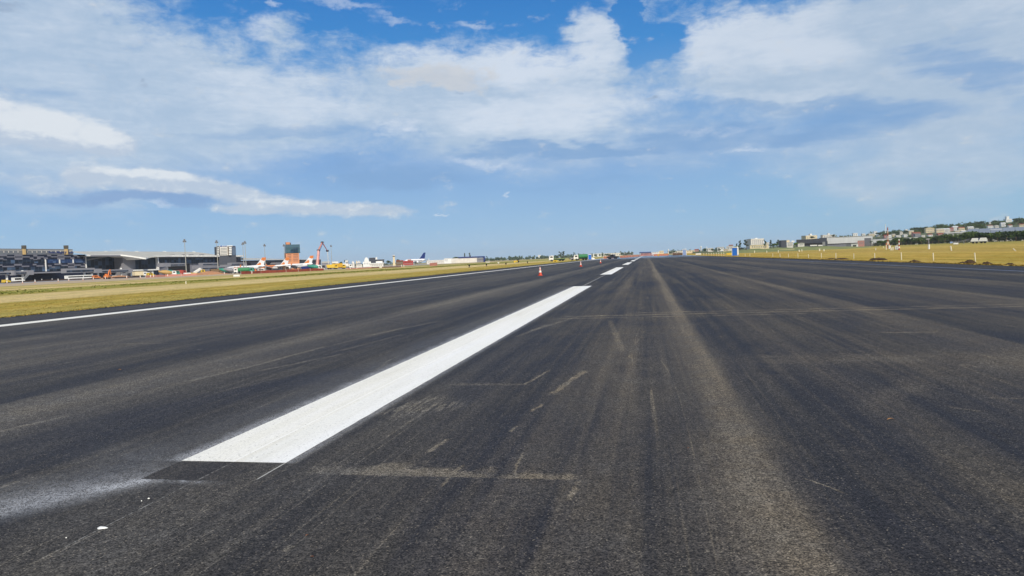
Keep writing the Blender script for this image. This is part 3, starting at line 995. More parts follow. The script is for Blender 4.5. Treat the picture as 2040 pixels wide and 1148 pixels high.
def glass(name, col, stripe=3.0, k=1.0, axis=1, amt=.5):
    """curtain wall: dark panes between thin mullions, each pane a little different"""
    m, g, b = new_mat(name)
    tc = g.n('ShaderNodeTexCoord').outputs['Object']
    s = g.sep(tc)
    h = g.m('FLOOR', g.m('DIVIDE', s[axis], stripe))
    vz = g.m('FLOOR', g.m('DIVIDE', s[2], stripe * .9))
    wnz = g.n('ShaderNodeTexWhiteNoise', noise_dimensions='2D')
    g.put(wnz.inputs['Vector'], g.vec(h, vz, 0))
    fr = g.m('FRACT', g.m('DIVIDE', s[axis], stripe))
    mull = g.m('GREATER_THAN', g.m('ABSOLUTE', g.m('SUBTRACT', fr, .5)), .46)
    c = g.mix(g.m('MULTIPLY', g.m('POWER', wnz.outputs[0], 3), amt), rgb(col), rgb((112, 140, 176)))
    c = g.mix(g.m('MULTIPLY', mull, .6), c, rgb((90, 96, 104)))
    g.put(b.inputs['Base Color'], c)
    b.inputs['Roughness'].default_value = .28
    b.inputs['Specular IOR Level'].default_value = .3
    return m


GL = glass('dark_curtain_glass', (14, 20, 32), 2.6)
GL2 = glass('terminal_glass', (16, 24, 34), 3.2, amt=.28)
GLT = glass('teal_glass', (58, 88, 96), 2.4, amt=.15)
GLW = glass('window_glass', (24, 32, 44), 1.2, amt=.3)


def pbox(q, u0, vt, u1, vb, X, th, to_ground=False):
    vm_ = (vt + vb) / 2
    y0, y1 = on_x(u0, vm_, X).y, on_x(u1, vm_, X).y
    um = (u0 + u1) / 2
    zt = on_x(um, vt, X).z
    zb = LEFT_Z if to_ground else on_x(um, vb, X).z
    return q.bx(X - th, X, min(y0, y1), max(y0, y1), zb, zt)


def pb(u0, vt, u1, vb, X, th, g_=False):
    return pbox(MB(), u0, vt, u1, vb, X, th, g_)


def base(u, v, X):
    p = on_x(u, v, X)
    return (X, p.y, gz(X))


# ------------------------------------------------------------------ terminal with chequered cladding
TX = -360
t = wthing('terminal_building', 'terminal block clad in chequered dark and light grey panels at far left', 'terminal', base(70, 555, TX))
pb(-60, 507.6, 171.5, 560, TX, 45, True).build('wall', pm('navy_cladding', (22, 28, 48), .45, var=.2, scale=.2), t)
q = MB()
for (x0, y0, x1, y1) in [(0, 455, 135, 485), (280, 455, 430, 490), (640, 455, 710, 490), (905, 455, 975, 485), (1100, 455, 1225, 490), (1410, 460, 1475, 485), (1530, 460, 1590, 485), (135, 488, 285, 508), (430, 488, 570, 508), (710, 488, 840, 510),
                         (975, 488, 1100, 505), (1225, 488, 1350, 505), (1475, 485, 1530, 505), (0, 512, 65, 545), (285, 510, 430, 552), (575, 508, 640, 540), (710, 512, 775, 542), (840, 508, 910, 540), (1100, 508, 1230, 548), (1350, 508, 1415, 537),
                         (1590, 508, 1635, 532), (65, 546, 135, 560), (640, 540, 710, 556), (0, 642, 48, 668), (275, 630, 420, 664), (630, 630, 695, 659), (1043, 622, 1172, 651), (1298, 615, 1418, 642), (1600, 612, 1635, 640), (50, 668, 275, 692),
                         (420, 664, 560, 690), (700, 657, 830, 682), (918, 652, 985, 679), (1175, 648, 1298, 671), (1420, 642, 1540, 666), (985, 680, 1050, 703), (1300, 668, 1425, 702), (1540, 662, 1640, 690), (-300, 460, -160, 490), (-160, 640, -60, 668), (-420, 512, -300, 548)]:
    pb(x0 / 9.565, 460 + y0 / 9.565, x1 / 9.565, 460 + y1 / 9.565, TX + .35, .3).build('cladding_panel', pm('cladding_grey', (116, 116, 126), .6, var=.12, scale=.3), t)
q = MB()
pbox(q, -60, 518.4, 91, 525.3, TX + .2, .15)
pbox(q, -60, 532.2, 171, 541.5, TX + .2, .15)
q.build('glazing', GL, t)
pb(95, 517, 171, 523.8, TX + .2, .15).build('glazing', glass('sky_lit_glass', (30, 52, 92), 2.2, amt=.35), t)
for u, v0, v1 in ((92, 517, 541), (119.6, 517, 525), (146.5, 517, 524), (171.8, 509, 534)):
    pb(u - .5, v0, u + .6, v1, TX + .8, .7).build('downpipe', M['white'], t)
u_ = pb(-60, 495.8, 145, 507.4, TX - 14, 26).build('upper_storey', pm('upper_grey_cladding', (118, 122, 128), .55, var=.10, scale=.2, streak=True), t)
q = MB()
for i in range(22):
    u = -58 + i * 9.4
    pbox(q, u, 500.3, u + .7, 503.6, TX - 13.6, .3)
pbox(q, -60, 498.2, 145, 499.0, TX - 13.9, .3)
q.build('cladding_ribs', M['offwhite'], t)
for u in (50.5, 134.3):
    r_ = pb(u - 1.6, 495.6, u + 1.4, 507.3, TX - 12, 1.6).build('stair_tower', pm('sand_render', (206, 176, 122), .8, var=.15), t)
    pb(u - 2.0, 489, u + 2.2, 495.6, TX - 11.7, 2.2).build('tower_head', pm('dark_louvre', (92, 88, 78), .7, var=.25), t)
pb(68, 541.5, 143, 544.0, TX + 12, 12).build('canopy', M['lgrey'], t)

sg = wthing('rooftop_sign', 'dark blue letters standing along the grey roof edge of the chequered terminal', 'sign', (TX - 13, on_x(120, 503, TX - 13).y, on_x(120, 506, TX - 13).z))
fc = bpy.data.curves.new('sign_text', 'FONT')
fc.body = 'Porto Alegre Airport'
fc.size = 1.0
fc.extrude = .06
fo = bpy.data.objects.new('sign_text', fc)
COL.objects.link(fo)
bpy.context.view_layer.update()
dg = bpy.context.evaluated_depsgraph_get()
fme = bpy.data.meshes.new_from_object(fo.evaluated_get(dg))
bpy.data.objects.remove(fo)
xs = [v.co.x for v in fme.vertices]
zs = [v.co.y for v in fme.vertices]
ya, yb = on_x(96, 504, TX - 13).y, on_x(145, 504, TX - 13).y
za, zb = on_x(120, 506.6, TX - 13).z, on_x(120, 501.0, TX - 13).z
for v in fme.vertices:
    yy = ya + (v.co.x - min(xs)) / (max(xs) - min(xs)) * (yb - ya)
    zz = za + (v.co.y - min(zs)) / (max(zs) - min(zs)) * (zb - za)
    v.co = Vector((TX - 12.4 + v.co.z * 3, yy, zz)) - Vector(sg['_o'])
fme.materials.clear()
fme.materials.append(M['navy'])
lo_ = bpy.data.objects.new('lettering', fme)
COL.objects.link(lo_)
lo_.parent = sg

# ------------------------------------------------------------------ main terminal with the folded pale roof
t = wthing('terminal_building', 'main glass terminal with a pale folded roof left of the tower blocks', 'terminal', base(330, 550, TX))
eave = [(148, 503.2, TX), (172, 507.6, TX + 6), (181, 508.0, TX + 6), (240, 507.3, TX + 6), (262, 510.0, TX + 10), (290, 514.3, TX + 18), (306, 509.6, TX + 8), (340, 509.2, TX + 4), (400, 509.3, TX + 4), (486, 509.4, TX + 4)]
ridge = [(140, 501.2), (212, 500.8), (274, 501.2), (330, 501.4), (388, 502.0), (408, 504.2), (428, 507.4), (438, 508.6), (460, 508.7), (486, 508.8)]
E_ = [on_x(u, v, X) for u, v, X in eave]
Rg = [on_x(u, v, TX - 40) for u, v in ridge]
q = MB()
n = len(E_)
q.v = [tuple(p) for p in E_] + [tuple(p) for p in Rg]
q.f = [(i, i + 1, n + i + 1, n + i) for i in range(n - 1)]
q.build('roof', M['zinc'], t, fix=False)
q = MB()
for a, c in zip(E_[1:], E_[2:]):
    lo = .9 if a.z > 0 else .9
    q.add([a + Vector((.15, 0, .05)), c + Vector((.15, 0, .05)), c + Vector((.15, 0, -lo)), a + Vector((.15, 0, -lo))], [(0, 1, 2, 3)])
    q.add([a + Vector((.15, 0, -lo)), c + Vector((.15, 0, -lo)), c + Vector((-20, 0, -lo)), a + Vector((-20, 0, -lo))], [(0, 1, 2, 3)])
q.build('fascia', M['white'], t, fix=False)
pb(181, 508.2, 240, 511.0, TX + 6.6, .3).build('fascia_panel', M['lgrey'], t)
pb(172, 510, 245, 536, TX - 4, 20, True).build('glass_wall', GL2, t)
q = MB()
a, c_ = on_x(174, 519.6, TX - 3.6), on_x(222, 510.8, TX - 3.6)
q.add([a, c_, c_ + Vector((0, 0, 1.0)), a + Vector((0, 0, 1.0))], [(0, 1, 2, 3)])
q.build('raking_beam', M['lgrey'], t, fix=False)
pb(172.5, 510.5, 221, 515, TX - 3.8, .2).build('upper_glazing', glass('grey_green_glass', (62, 80, 88), 3, amt=.2), t)
pb(245, 512.5, 269.5, 537, TX + 3, 26, True).build('grey_wall', pm('ribbed_grey_wall', (128, 128, 134), .7, var=.08, scale=.2, streak=True), t)
pb(269.5, 514.5, 315, 536, TX - 2, 20, True).build('glass_wall', GL2, t)
pb(314.8, 512, 316.8, 536.5, TX + 5, 2).build('frame_post', M['white'], t)
pb(265, 536.8, 317.5, 539.2, TX + 10, 12).build('deck', M['white'], t)
pb(303, 539, 306, 551, TX + 9, 2, True).build('deck_column', M['white'], t)
pb(317, 514.2, 480, 524.4, TX, 30).build('glass_wall', GL, t)
pb(317, 510.4, 482, 513.8, TX + 2, 30).build('eave_band', M['grey'], t)
for i in range(18):
    u = 318.5 + i * 9.3
    pb(u, 509.6, u + 1.0, 511.4, TX + 4.6, .5).build('eave_bracket', M['white'], t)
pb(317, 524.4, 482, 547, TX - 1, 25, True).build('lower_wall', pm('lower_grey_wall', (120, 120, 128), .7, var=.1, scale=.3), t)
pb(336, 526, 378.5, 547, TX - .7, .2, True).build('dark_bay', M['black'], t)
for u in (346, 437, 441):
    pb(u - 3, 525.6, u + 3, 531, TX - .6, .2).build('window', GLW, t)
for u, v in ((212.5, 500.2), (274.5, 500.4), (329.5, 500.6), (388, 501.2)):
    pb(u - .9, v, u + 1.2, v + 1.6, TX - 38, 2).build('roof_vent', M['white'], t)
for u in (322, 334, 341, 347, 384, 405, 368):
    pb(u - 2, 506.6, u + 1.5, 508.0, TX - 12, 3).build('skylight', M['lgrey'], t)

t = wthing('pier_building', 'long low grey pier building with a pale roof behind the parked aircraft', 'terminal', base(560, 540, TX))
q = MB()
E_ = [on_x(u, v, TX + 4) for u, v in ((480, 518.0), (520, 518.0), (560, 518.0), (600, 518.2), (640, 518.4))]
Rg = [on_x(u, v, TX - 30) for u, v in ((480, 514.2), (520, 514.8), (560, 516.2), (600, 516.9), (640, 517.0))]
n = 5
q.v = [tuple(p) for p in E_ + Rg]
q.f = [(i, i + 1, n + i + 1, n + i) for i in range(n - 1)]
q.build('roof', M['zinc'], t, fix=False)
pb(480, 518.2, 640, 543, TX, 25, True).build('wall', M['grey'], t)
pb(482, 518.6, 600, 520.6, TX + .4, .3).build('clerestory', GL, t)
for u in (496, 537, 592):
    pb(u - 4, 524, u + 3.5, 529, TX + .4, .3).build('window', GLW, t)
pb(548, 523, 562, 526.5, TX + 6, 6).build('walkway', M['lgrey'], t)

# ------------------------------------------------------------------ floodlight masts
masts = [(367.4, 478.0, 370.6, -272, 'tall grey floodlight mast farthest left, before the glass terminal'), (431.2, 480.0, 434.2, -272, 'tall grey floodlight mast just left of the banded tower block'), (487.6, 481.6, 488.6, -272, 'taller floodlight mast of the close pair right of the banded tower'),
         (483.4, 484.2, 484.8, -300, 'shorter floodlight mast of the close pair right of the banded tower'), (526.8, 487.4, 527.4, -290, 'floodlight mast rising over the first orange tail fin'), (565.4, 487.8, 566.4, -296, 'faint floodlight mast just left of the orange tower'), (659.3, 489.0, 657, -290, 'floodlight mast right of the red concrete pump boom')]
GALV = pm('mast_steel', (168, 166, 156), .5, .2, var=.1)
for u, v, ub, X, lb in masts:
    top = on_x(u, v, X)
    h = top.z - gz(X)
    t = thing('floodlight_mast', lb, 'light mast', (X, top.y, gz(X)), 0, 'floodlight masts along the apron')
    MB().cyl((0, 0, 0), (0, 0, h - .6),   .30, .14, 10).build('pole', GALV, t)
    hd = MB().cyl((0, 0, h - .9), (0, 0, h - .5), .6, .6, 10).build('lamp_ring', GALV, t)
    for i in range(4):
        a = pi / 4 + i * pi / 2
        q = MB().bx(cos(a) * .6 - .34, cos(a) * .6 + .34, sin(a) * .6 - .3, sin(a) * .6 + .3, h - 1.5 + (i % 2) * .9, h - .5 + (i % 2) * .9, .4)
        q.build('floodlight', M['grey'], hd)

# ------------------------------------------------------------------ passenger boarding bridges
def bridge(lb, X, tun, cab=None, cols=(), roofm='lgrey', under=True, rot=None, stair=None):
    (u0, vt, u1, vb) = tun
    t = wthing('boarding_bridge', lb, 'jet bridge', base((u0 + u1) / 2, vb, X), 'passenger boarding bridges')
    pbox(MB(), u0, vt, u1, vb, X, 3.6).build('tunnel', M[roofm], t)
    pb(u0 + 1, vt + (vb - vt) * .42, u1 - 1, vb - (vb - vt) * .18, X + .1, .1).build('side_window', GLW, t)
    if cab:
        k = pb(*cab, X + .8, 5.2).build('cabin', M['lgrey'], t)
        pb(cab[0] + 1.5, cab[1] + 1.2, cab[2] - 1.5, cab[1] + 3.2, X + .95, .1).build('cabin_window', GLW, k)
    if rot:
        c = on_x(rot[0], rot[1], X - 2)
        b_ = on_x(rot[0], rot[2], X - 2)
        MB().cyl((X - 2, c.y, b_.z), (X - 2, c.y, c.z), rot[3], rot[3], 16).build('rotunda', M['lgrey'], t)
    for u, v in cols:
        p = on_x(u, v, X - 1.8)
        MB().cyl((X - 1.8, p.y, gz(X)), (X - 1.8, p.y, p.z), .55, .55, 10).build('support_column', M['white'], t)
    if stair:
        a, c = on_x(*stair[0], X + 2), on_x(*stair[1], X + 2)
        q = MB()
        d = (c - a)
        for i in range(10):
            p = a + d * (i / 9)
            q.bx(X + .8, X + 2.2, p.y - .5, p.y + .5, p.z - .14, p.z + .12)
        q.cyl(a + Vector((.3, 0, 1)), c + Vector((.3, 0, 1)), .07, .07, 6)
        q.build('service_stair', M['steel'], t)


bridge('pale boarding bridge with a round rotunda at the far left edge', -330, (-30, 541, 56, 547.6), (55, 538.6, 67.5, 547.8), [(13, 547), (44.5, 539)], rot=(20, 539.4, 549, 2.6), stair=((47, 558), (57, 547)))
bridge('white and black boarding bridge before the chequered wall with a windowed end cabin', -322, (132, 534.4, 189, 543.4), (189, 535.6, 203, 543.8), [(168, 543), (183, 543), (195, 543)])
bridge('grey boarding bridge behind the orange excavator', -330, (203, 536.8, 263, 542.6), (258, 535.8, 265, 544), [(241, 534), (261, 540)], stair=((246, 549), (256, 543)))
bridge('long white boarding bridge behind the red barrier line', -330, (330, 524.6, 369, 530.2), (326, 524, 340, 531.6), [(332, 531)])
pb_ = bridge('pale boarding bridge stretching left from the white bus stop cabin', -330, (404, 523.6, 435, 529.0), (394.5, 529.2, 403, 535.6), [(400, 536)], stair=((388, 545), (399, 536)))
bridge('lower grey boarding bridge right of the tall second mast', -326, (403, 530.8, 452, 536.8), (450, 527.4, 460, 537), [(434, 537), (456, 537)])
bridge('short pale boarding bridge behind the first white aircraft', -330, (461, 523.2, 488, 528.6), (486, 524.5, 492, 531), [(470, 528)])

# ------------------------------------------------------------------ aircraft
AW = pm('aircraft_white', (238, 238, 238), .3, var=.04, scale=.2)
AO = pm('aircraft_orange', (224, 134, 70), .35, var=.06, scale=.2)
AG = pm('aircraft_grey_belly', (150, 152, 160), .4, var=.06)


def aircraft(lb, tail_u, tail_v, X, h, L, finm, stripe, bodym, ang=pi, aft=None):
    p = on_x(tail_u, tail_v, X)
    k = h / 11.0
    t = thing('airliner', lb, 'aircraft', (X, p.y, gz(X)), ang, 'parked airliners')
    r = 1.75 * k
    cz = 3.3 * k
    tail = 0.0
    prof = [(-.5, .15, 1.4), (1.5, .45, 1.0), (5, .85, .45), (9, 1, .1), (L * .35, 1, 0), (L - 7, 1, 0), (L - 4, .93, -.05), (L - 2, .72, -.2), (L - .7, .42, -.4), (L, .1, -.55)]
    f = MB().tube([(x, 0, cz + dz * k) for x, rr, dz in prof], [r * rr for x, rr, dz in prof], 16)
    f.build('fuselage', bodym, t, smooth=True)
    MB().bx(8, L - 4, -r - .015, r + .015, cz + .35 * k, cz + .75 * k).build('window_band', pm('aircraft_windows', (70, 80, 96), .3, var=.4, scale=1.5), t)
    MB().bx(L - 2.6, L - 1.4, -.75, .75, cz + .25 * k, cz + .75 * k).build('cockpit_window', M['black'], t)
    fin = [(-1.6, h), (1.4, h), (7.4 * k, cz + r * .82), (.6, cz + r * .55)]
    MB().prism_xz(fin, -.16, .16).build('tail_fin', finm, t)
    if stripe:
        sp = [(-1.62, h + .02), (1.45, h + .02), (2.4, h - 1.7), (.2, h - 2.6), (-1.35, h - 2.0)]
        MB().prism_xz(sp, -.2, .2).build('fin_tip', stripe, t)
        sp = [(3.5, h - 3.5), (7.6 * k, cz + r * .8), (3.2, cz + r * .66), (2.4, h - 4.4)]
        MB().prism_xz(sp, -.2, .2).build('fin_flash', stripe, t)
    for s in (-1, 1):
        MB().prism_xy([(4.6, s * .4), (1.4, s * .4), (.3, s * 5.2 * k), (1.6, s * 5.2 * k)], cz + .75, cz + .95).build('tailplane', AG, t)
        q = MB()
        pts_ = [(L * .60, s * r * .8, cz - .9), (L * .38, s * r * .8, cz - .9), (L * .30, s * 14.5 * k, cz + .5), (L * .35, s * 14.5 * k, cz + .5)]
        q.v = [(a, b_, c) for a, b_, c in pts_] + [(a, b_, c + .35) for a, b_, c in pts_]
        q.f = [(3, 2, 1, 0), (4, 5, 6, 7), (0, 1, 5, 4), (1, 2, 6, 5), (2, 3, 7, 6), (3, 0, 4, 7)]
        q.build('wing', AG, t)
        MB().prism_xz([(L * .33, cz + .8), (L * .36, cz + .8), (L * .335, cz + 2.6), (L * .31, cz + 2.6)], s * 14.4 * k, s * 14.6 * k).build('winglet', stripe or AW, t)
        e = MB().tube([(L * .50, s * 4.9 * k, cz - 1.5), (L * .54, s * 4.9 * k, cz - 1.5), (L * .61, s * 4.9 * k, cz - 1.5)], [.6 * k, 1.05 * k, 1.0 * k], 14).build('engine', AW, t)
        MB().tube([(L * .612, s * 4.9 * k, cz - 1.5), (L * .614, s * 4.9 * k, cz - 1.5)], [.86 * k, .86 * k], 14).build('engine_intake', M['black'], e)
        MB().cyl((L * .42, s * 2.4, 0), (L * .42, s * 2.4, cz - 1), .28, .28, 8).build('landing_gear', M['dgrey'], t)
    MB().cyl((L - 4.5, 0, 0), (L - 4.5, 0, cz - 1), .22, .22, 8).build('landing_gear', M['dgrey'], t)
    return t


def two_tone(name, a, c, x0):
    m, g, b = new_mat(name)
    s = g.sep(g.n('ShaderNodeTexCoord').outputs['Object'])
    e = g.m('ADD', s[0], g.m('MULTIPLY', s[2], 1.3))
    g.put(b.inputs['Base Color'], g.mix(g.m('GREATER_THAN', e, x0), rgb(a), rgb(c)))
    b.inputs['Roughness'].default_value = .3
    return m


t1 = aircraft('white airliner with an orange and white tail fin, leftmost of the parked ones', 526.5, 530, -285, 10.6, 33, AW, AO, AW)
q = MB()
for i, rr in enumerate((.9, .9)):
    for k in range(18):
        a0, a1 = 2 * pi * k / 18, 2 * pi * (k + 1) / 18
        cx = 21 + i * 2.6
        q.add([(cx + cos(a) * r_, s, 3.4 + sin(a) * r_) for a, r_, s in ((a0, .62, 1.79), (a0, 1.0, 1.75), (a1, 1.0, 1.75), (a1, .62, 1.79))], [(0, 1, 2, 3)])
q.build('fuselage_emblem', pm('peach_emblem', (226, 168, 130), .5), t1, fix=False)
aircraft('airliner with an orange forward fuselage and orange and white tail, between two others', 573.8, 530, -285, 10.4, 34, AW, AO, two_tone('orange_forward_body', (238, 236, 232), (222, 136, 76), 16.5))
aircraft('white airliner with an orange and white tail fin beside the red pump boom', 622.2, 530, -285, 11.8, 33, AW, AO, AW)
aircraft('large white airliner with a narrow dark blue tail fin by the red-roofed shed', 846.5, 520, -300, 15.8, 38, M['navy'], None, AW, radians(242))

# ------------------------------------------------------------------ trucks and machines
def wheels(t, xs, w, r=.5):
    for x in xs:
        for s in (-1, 1):
            MB().cyl((x, s * (w / 2 - .32), r), (x, s * (w / 2), r), r, r, 14).build('wheel', M['black'], t)


def truck(lb, cat, loc, rz, kind, cab, body, L=8.0, w=2.5, h=3.2, group='construction vehicles on the apron', name=None, cab2=None):
    t = thing(name or {'mixer': 'mixer_truck', 'tank': 'tank_truck', 'flat': 'flatbed_truck', 'box': 'box_truck', 'dump': 'dump_truck'}[kind], lb, cat, loc, rz, group)
    wheels(t, (L - 1.3, 1.0, 2.3), w)
    MB().bx(0, L - .6, -.55, .55, .55, .95).build('chassis', M['dgrey'], t)
    c = MB().prism_xz([(L - 2.1, .7), (L, .7), (L, 1.75), (L - .3, 2.8), (L - 2.1, 2.9)], -w / 2, w / 2).build('cab', cab, t)
    MB().prism_xz([(L + .02, 1.75), (L + .03, 1.8), (L - .22, 2.62), (L - .25, 2.62)], -w / 2 + .15, w / 2 - .15).build('windscreen', M['black'], c)
    for s in (-1, 1):
        MB().bx(L - 1.7, L - .6, s * w / 2 - .012, s * w / 2 + .012, 1.75, 2.5).build('side_window', M['black'], c)
    if kind == 'mixer':
        ax0, ax1 = Vector((.3, 0, 2.65)), Vector((L - 2.2, 0, 1.75))
        d = (ax1 - ax0)
        pr = [(0, .45), (.25, 1.0), (.55, 1.25), (.8, 1.1), (1, .7)]
        q = MB()
        for (a, ra), (b_, rb_) in zip(pr, pr[1:]):
            q.cyl(ax0 + d * a, ax0 + d * b_, ra, rb_, 16, cap=False)
        q.build('drum', body, t)
        MB().prism_xz([(-.2, 2.4), (.5, 2.4), (.2, 3.4), (-.4, 3.4)], -.5, .5).build('hopper', cab2 or body, t)
    elif kind == 'tank':
        MB().tube([(.1, 0, 1.95), (.35, 0, 1.95), (L - 2.6, 0, 1.95), (L - 2.35, 0, 1.95)], [.8, 1.1, 1.1, .8], 18).build('tank', body, t, smooth=False)
        MB().bx(1, L - 3, -.3, .3, 3.0, 3.2).build('walkway', M['steel'], t)
    elif kind == 'flat':
        MB().bx(0, L - 2.3, -w / 2, w / 2, .96, 1.15).build('deck', body, t)
        MB().bx(0, .12, -w / 2, w / 2, 1.15, 1.75).build('tail_gate', body, t)
        MB().bx(L - 2.45, L - 2.3, -w / 2, w / 2, 1.15, 2.3).build('headboard', body, t)
    elif kind == 'box':
        MB().bx(0, L - 2.2, -w / 2, w / 2, .96, h).build('box_body', body, t)
    elif kind == 'dump':
        MB().prism_xz([(0, 1.3), (.5, 1.0), (L - 2.4, 1.0), (L - 2.2, h), (-.3, h - .2)], -w / 2, w / 2).build('tipper_body', body, t)
    return t


def van(lb, cat, loc, rz, col, L=5.0, w=2.0, h=2.1, name='van', group='vehicles beside the terminals'):
    t = thing(name, lb, cat, loc, rz, group)
    wheels(t, (1.0, L - 1.0), w, .36)
    if name == 'bus':
        b_ = MB().prism_xz([(0, .35), (L, .35), (L, h - .4), (L - .2, h), (0, h)], -w / 2, w / 2).build('body', col, t)
        MB().bx(.4, L - .5, -w / 2 - .02, w / 2 + .02, 1.3, h - .5).build('window_band', M['black'], t)
    elif name == 'pickup':
        b_ = MB().prism_xz([(0, .4), (L, .4), (L, 1.0), (L - 1.2, 1.1), (L - 1.8, h), (L - 3.0, h), (L - 3.3, 1.1), (0, 1.1)], -w / 2, w / 2).build('body', col, t)
        MB().bx(L - 2.9, L - 1.85, -w / 2 - .015, w / 2 + .015, 1.15, h - .15).build('side_window', M['black'], t)
    else:
        b_ = MB().prism_xz([(0, .35), (L, .35), (L, 1.0), (L - .9, 1.25), (L - 1.6, h), (.1, h)], -w / 2, w / 2).build('body', col, t)
        MB().bx(.5, L - 1.7, -w / 2 - .015, w / 2 + .015, 1.25, h - .3).build('side_window', M['black'], t)
    MB().prism_xz([(L - .95, 1.3), (L - .90, 1.3), (L - 1.5, h - .12), (L - 1.58, h - .12)], -w / 2 + .12, w / 2 - .12).build('windscreen', M['black'], b_)
    return t


def at(u, X, v=545):
    return base(u, v, X)


van('white van parked under the far left rotunda bridge', 'van', at(24, -318), radians(80), M['white'], 5.6, 2.1, 2.5)
van('yellow service cart at the far left edge of the apron', 'service cart', at(4, -300), radians(85), M['yellow'], 3.4, 1.6, 1.6, 'service_cart')
van('long white bus parked before the chequered terminal', 'bus', at(131, -318), radians(86), M['white'], 10.5, 2.4, 2.5, 'bus')
van('white bus standing right behind the long bus on the apron', 'bus', at(153, -318), radians(84), M['white'], 9.5, 2.4, 2.5, 'bus')
van('orange tow tractor under the windowed bridge cabin', 'tow tractor', at(184, -300), radians(70), M['orange'], 4.0, 1.8, 2.0, 'tow_tractor')
van('white car parked right of the orange excavator', 'car', at(222, -288), radians(80), M['white'], 4.4, 1.8, 1.5, 'car')
truck('white truck cab and cream box body under the white deck', 'truck', at(266, -310), radians(75), 'box', M['white'], M['cream'], 8, 2.5, 3.4)
truck('white and grey box truck right beside the cream one', 'truck', at(277, -310), radians(75), 'box', M['white'], M['offwhite'], 6.5, 2.5, 3.2)
van('yellow roller machine with an orange beacon before the white column', 'roller', at(293, -285), radians(70), M['yellow'], 4.2, 2.0, 2.2, 'road_roller')
truck('concrete mixer with an ochre drum right of the white column', 'mixer truck', at(317, -262), radians(52), 'mixer', M['white'], pm('ochre_drum', (186, 150, 90), .6, var=.2), 8.5)
truck('concrete mixer with a teal cab beside the ochre drum mixer', 'mixer truck', at(329, -262), radians(60), 'mixer', M['teal'], M['teal'], 7.5)
truck('red tipper truck behind the red barriers left of the first mast', 'tipper truck', at(346, -270), radians(64), 'dump', M['red'], M['red'], 7)
van('white car at the foot of the leftmost mast', 'car', at(366, -262), radians(60), M['white'], 4.6, 1.8, 1.5, 'car')
van('white car just left of the mast foot by the barriers', 'car', at(358, -272), radians(64), M['offwhite'], 4.6, 1.8, 1.5, 'car')
truck('yellow truck with a raised white conveyor arm', 'conveyor truck', at(381, -255), radians(30), 'flat', M['yellow'], M['yellow'], 7.5, group=None)
truck('timber-coloured tipper truck behind the earth heap', 'tipper truck', at(420, -262), radians(50), 'dump', M['timber'], M['timber'], 7)
truck('small teal mixer truck left of the white aircraft nose', 'mixer truck', at(438, -245), radians(42), 'mixer', M['teal'], M['teal'], 7.5)
truck('white mixer truck with dark windows beside the small teal mixer', 'mixer truck', at(447, -235), radians(42), 'mixer', M['white'], M['lgrey'], 7)
truck('long green tank truck in front of the first white aircraft', 'tank truck', at(474, -215), radians(18), 'tank', M['teal'], M['green'], 8.5, 2.5)
van('orange plant container with a door beside the green tank truck', 'plant', at(501, -222), radians(30), M['orange'], 3.6, 2.0, 2.4, 'plant_unit', 'construction vehicles on the apron')
van('white van among parts under the first orange tail', 'van', at(514, -225), radians(24), M['offwhite'], 5.0, 2.0, 2.2)
truck('grey flatbed truck under the orange fuselage', 'flatbed truck', at(536, -222), radians(20), 'flat', M['dgrey'], M['dgrey'], 8)
truck('dark brown tipper truck between the second and third aircraft', 'tipper truck', at(554, -218), radians(30), 'dump', pm('brown_paint', (84, 62, 46), .7, var=.2), pm('brown_paint', (84, 62, 46)), 6.5, 2.5, 3.4)
truck('navy blue tipper truck under the third aircraft', 'tipper truck', at(602, -218), radians(14), 'dump', M['navy'], M['navy'], 7, 2.5, 2.7)
truck('teal and white mixer truck at the foot of the pump boom', 'mixer truck', at(615, -212), radians(20), 'mixer', M['white'], M['teal'], 8.5)
truck('mixer truck with a large white drum behind the pump truck', 'mixer truck', at(623, -222), radians(26), 'mixer', M['dgrey'], M['white'], 8.5)
van('white pickup with dark windows before the pump truck', 'pickup', at(630, -205), radians(16), M['white'], 5.2, 1.9, 1.8, 'pickup')
truck('yellow tipper truck with a raised pale body right of the pump hose', 'tipper truck', at(652, -205), radians(24), 'dump', M['yellow'], M['yellow'], 7)
truck('larger yellow tipper truck left of the white silo house', 'tipper truck', at(664, -205), radians(16), 'dump', M['yellow'], pm('ochre_body', (206, 160, 44), .6, var=.15), 8.5, 2.6, 3.8)
truck('white concrete truck with a pale drum left of the silo house', 'mixer truck', at(680, -200), radians(20), 'mixer', M['white'], M['offwhite'], 7.5)

# excavator
p = at(213, -262)
t = thing('excavator', 'orange excavator with its arm folded down on the apron edge', 'excavator', p, radians(108))
t.scale = (.85, .85, .85)
for s in (-1, 1):
    MB().tube([(-1.8, s * 1.1, .5), (-1.3, s * 1.1, .5), (1.3, s * 1.1, .5), (1.8, s * 1.1, .5)], [.28, .5, .5, .28], 10).build('track', M['black'], t)
MB().bx(-1.6, 1.3, -1.25, 1.25, 1.0, 2.1).build('body', M['orange'], t)
c = MB().bx(.1, 1.3, .2, 1.25, 2.1, 3.0).build('cab', M['orange'], t)
MB().bx(.3, 1.33, .3, 1.28, 2.2, 2.8).build('cab_window', M['black'], c)
MB().prism_xz([(1.0, 1.6), (1.4, 1.4), (2.6, 4.0), (4.3, 5.1), (4.1, 5.5), (2.2, 4.5)], -.35, .15).build('boom', M['orange'], t)
MB().prism_xz([(4.0, 5.4), (4.5, 5.2), (4.9, 2.6), (4.5, 2.5)], -.3, .1).build('stick', M['orange'], t)
MB().prism_xz([(4.4, 2.5), (5.0, 2.6), (4.8, 1.5), (4.0, 1.3), (3.9, 1.9)], -.6, .4).build('bucket', M['dgrey'], t)

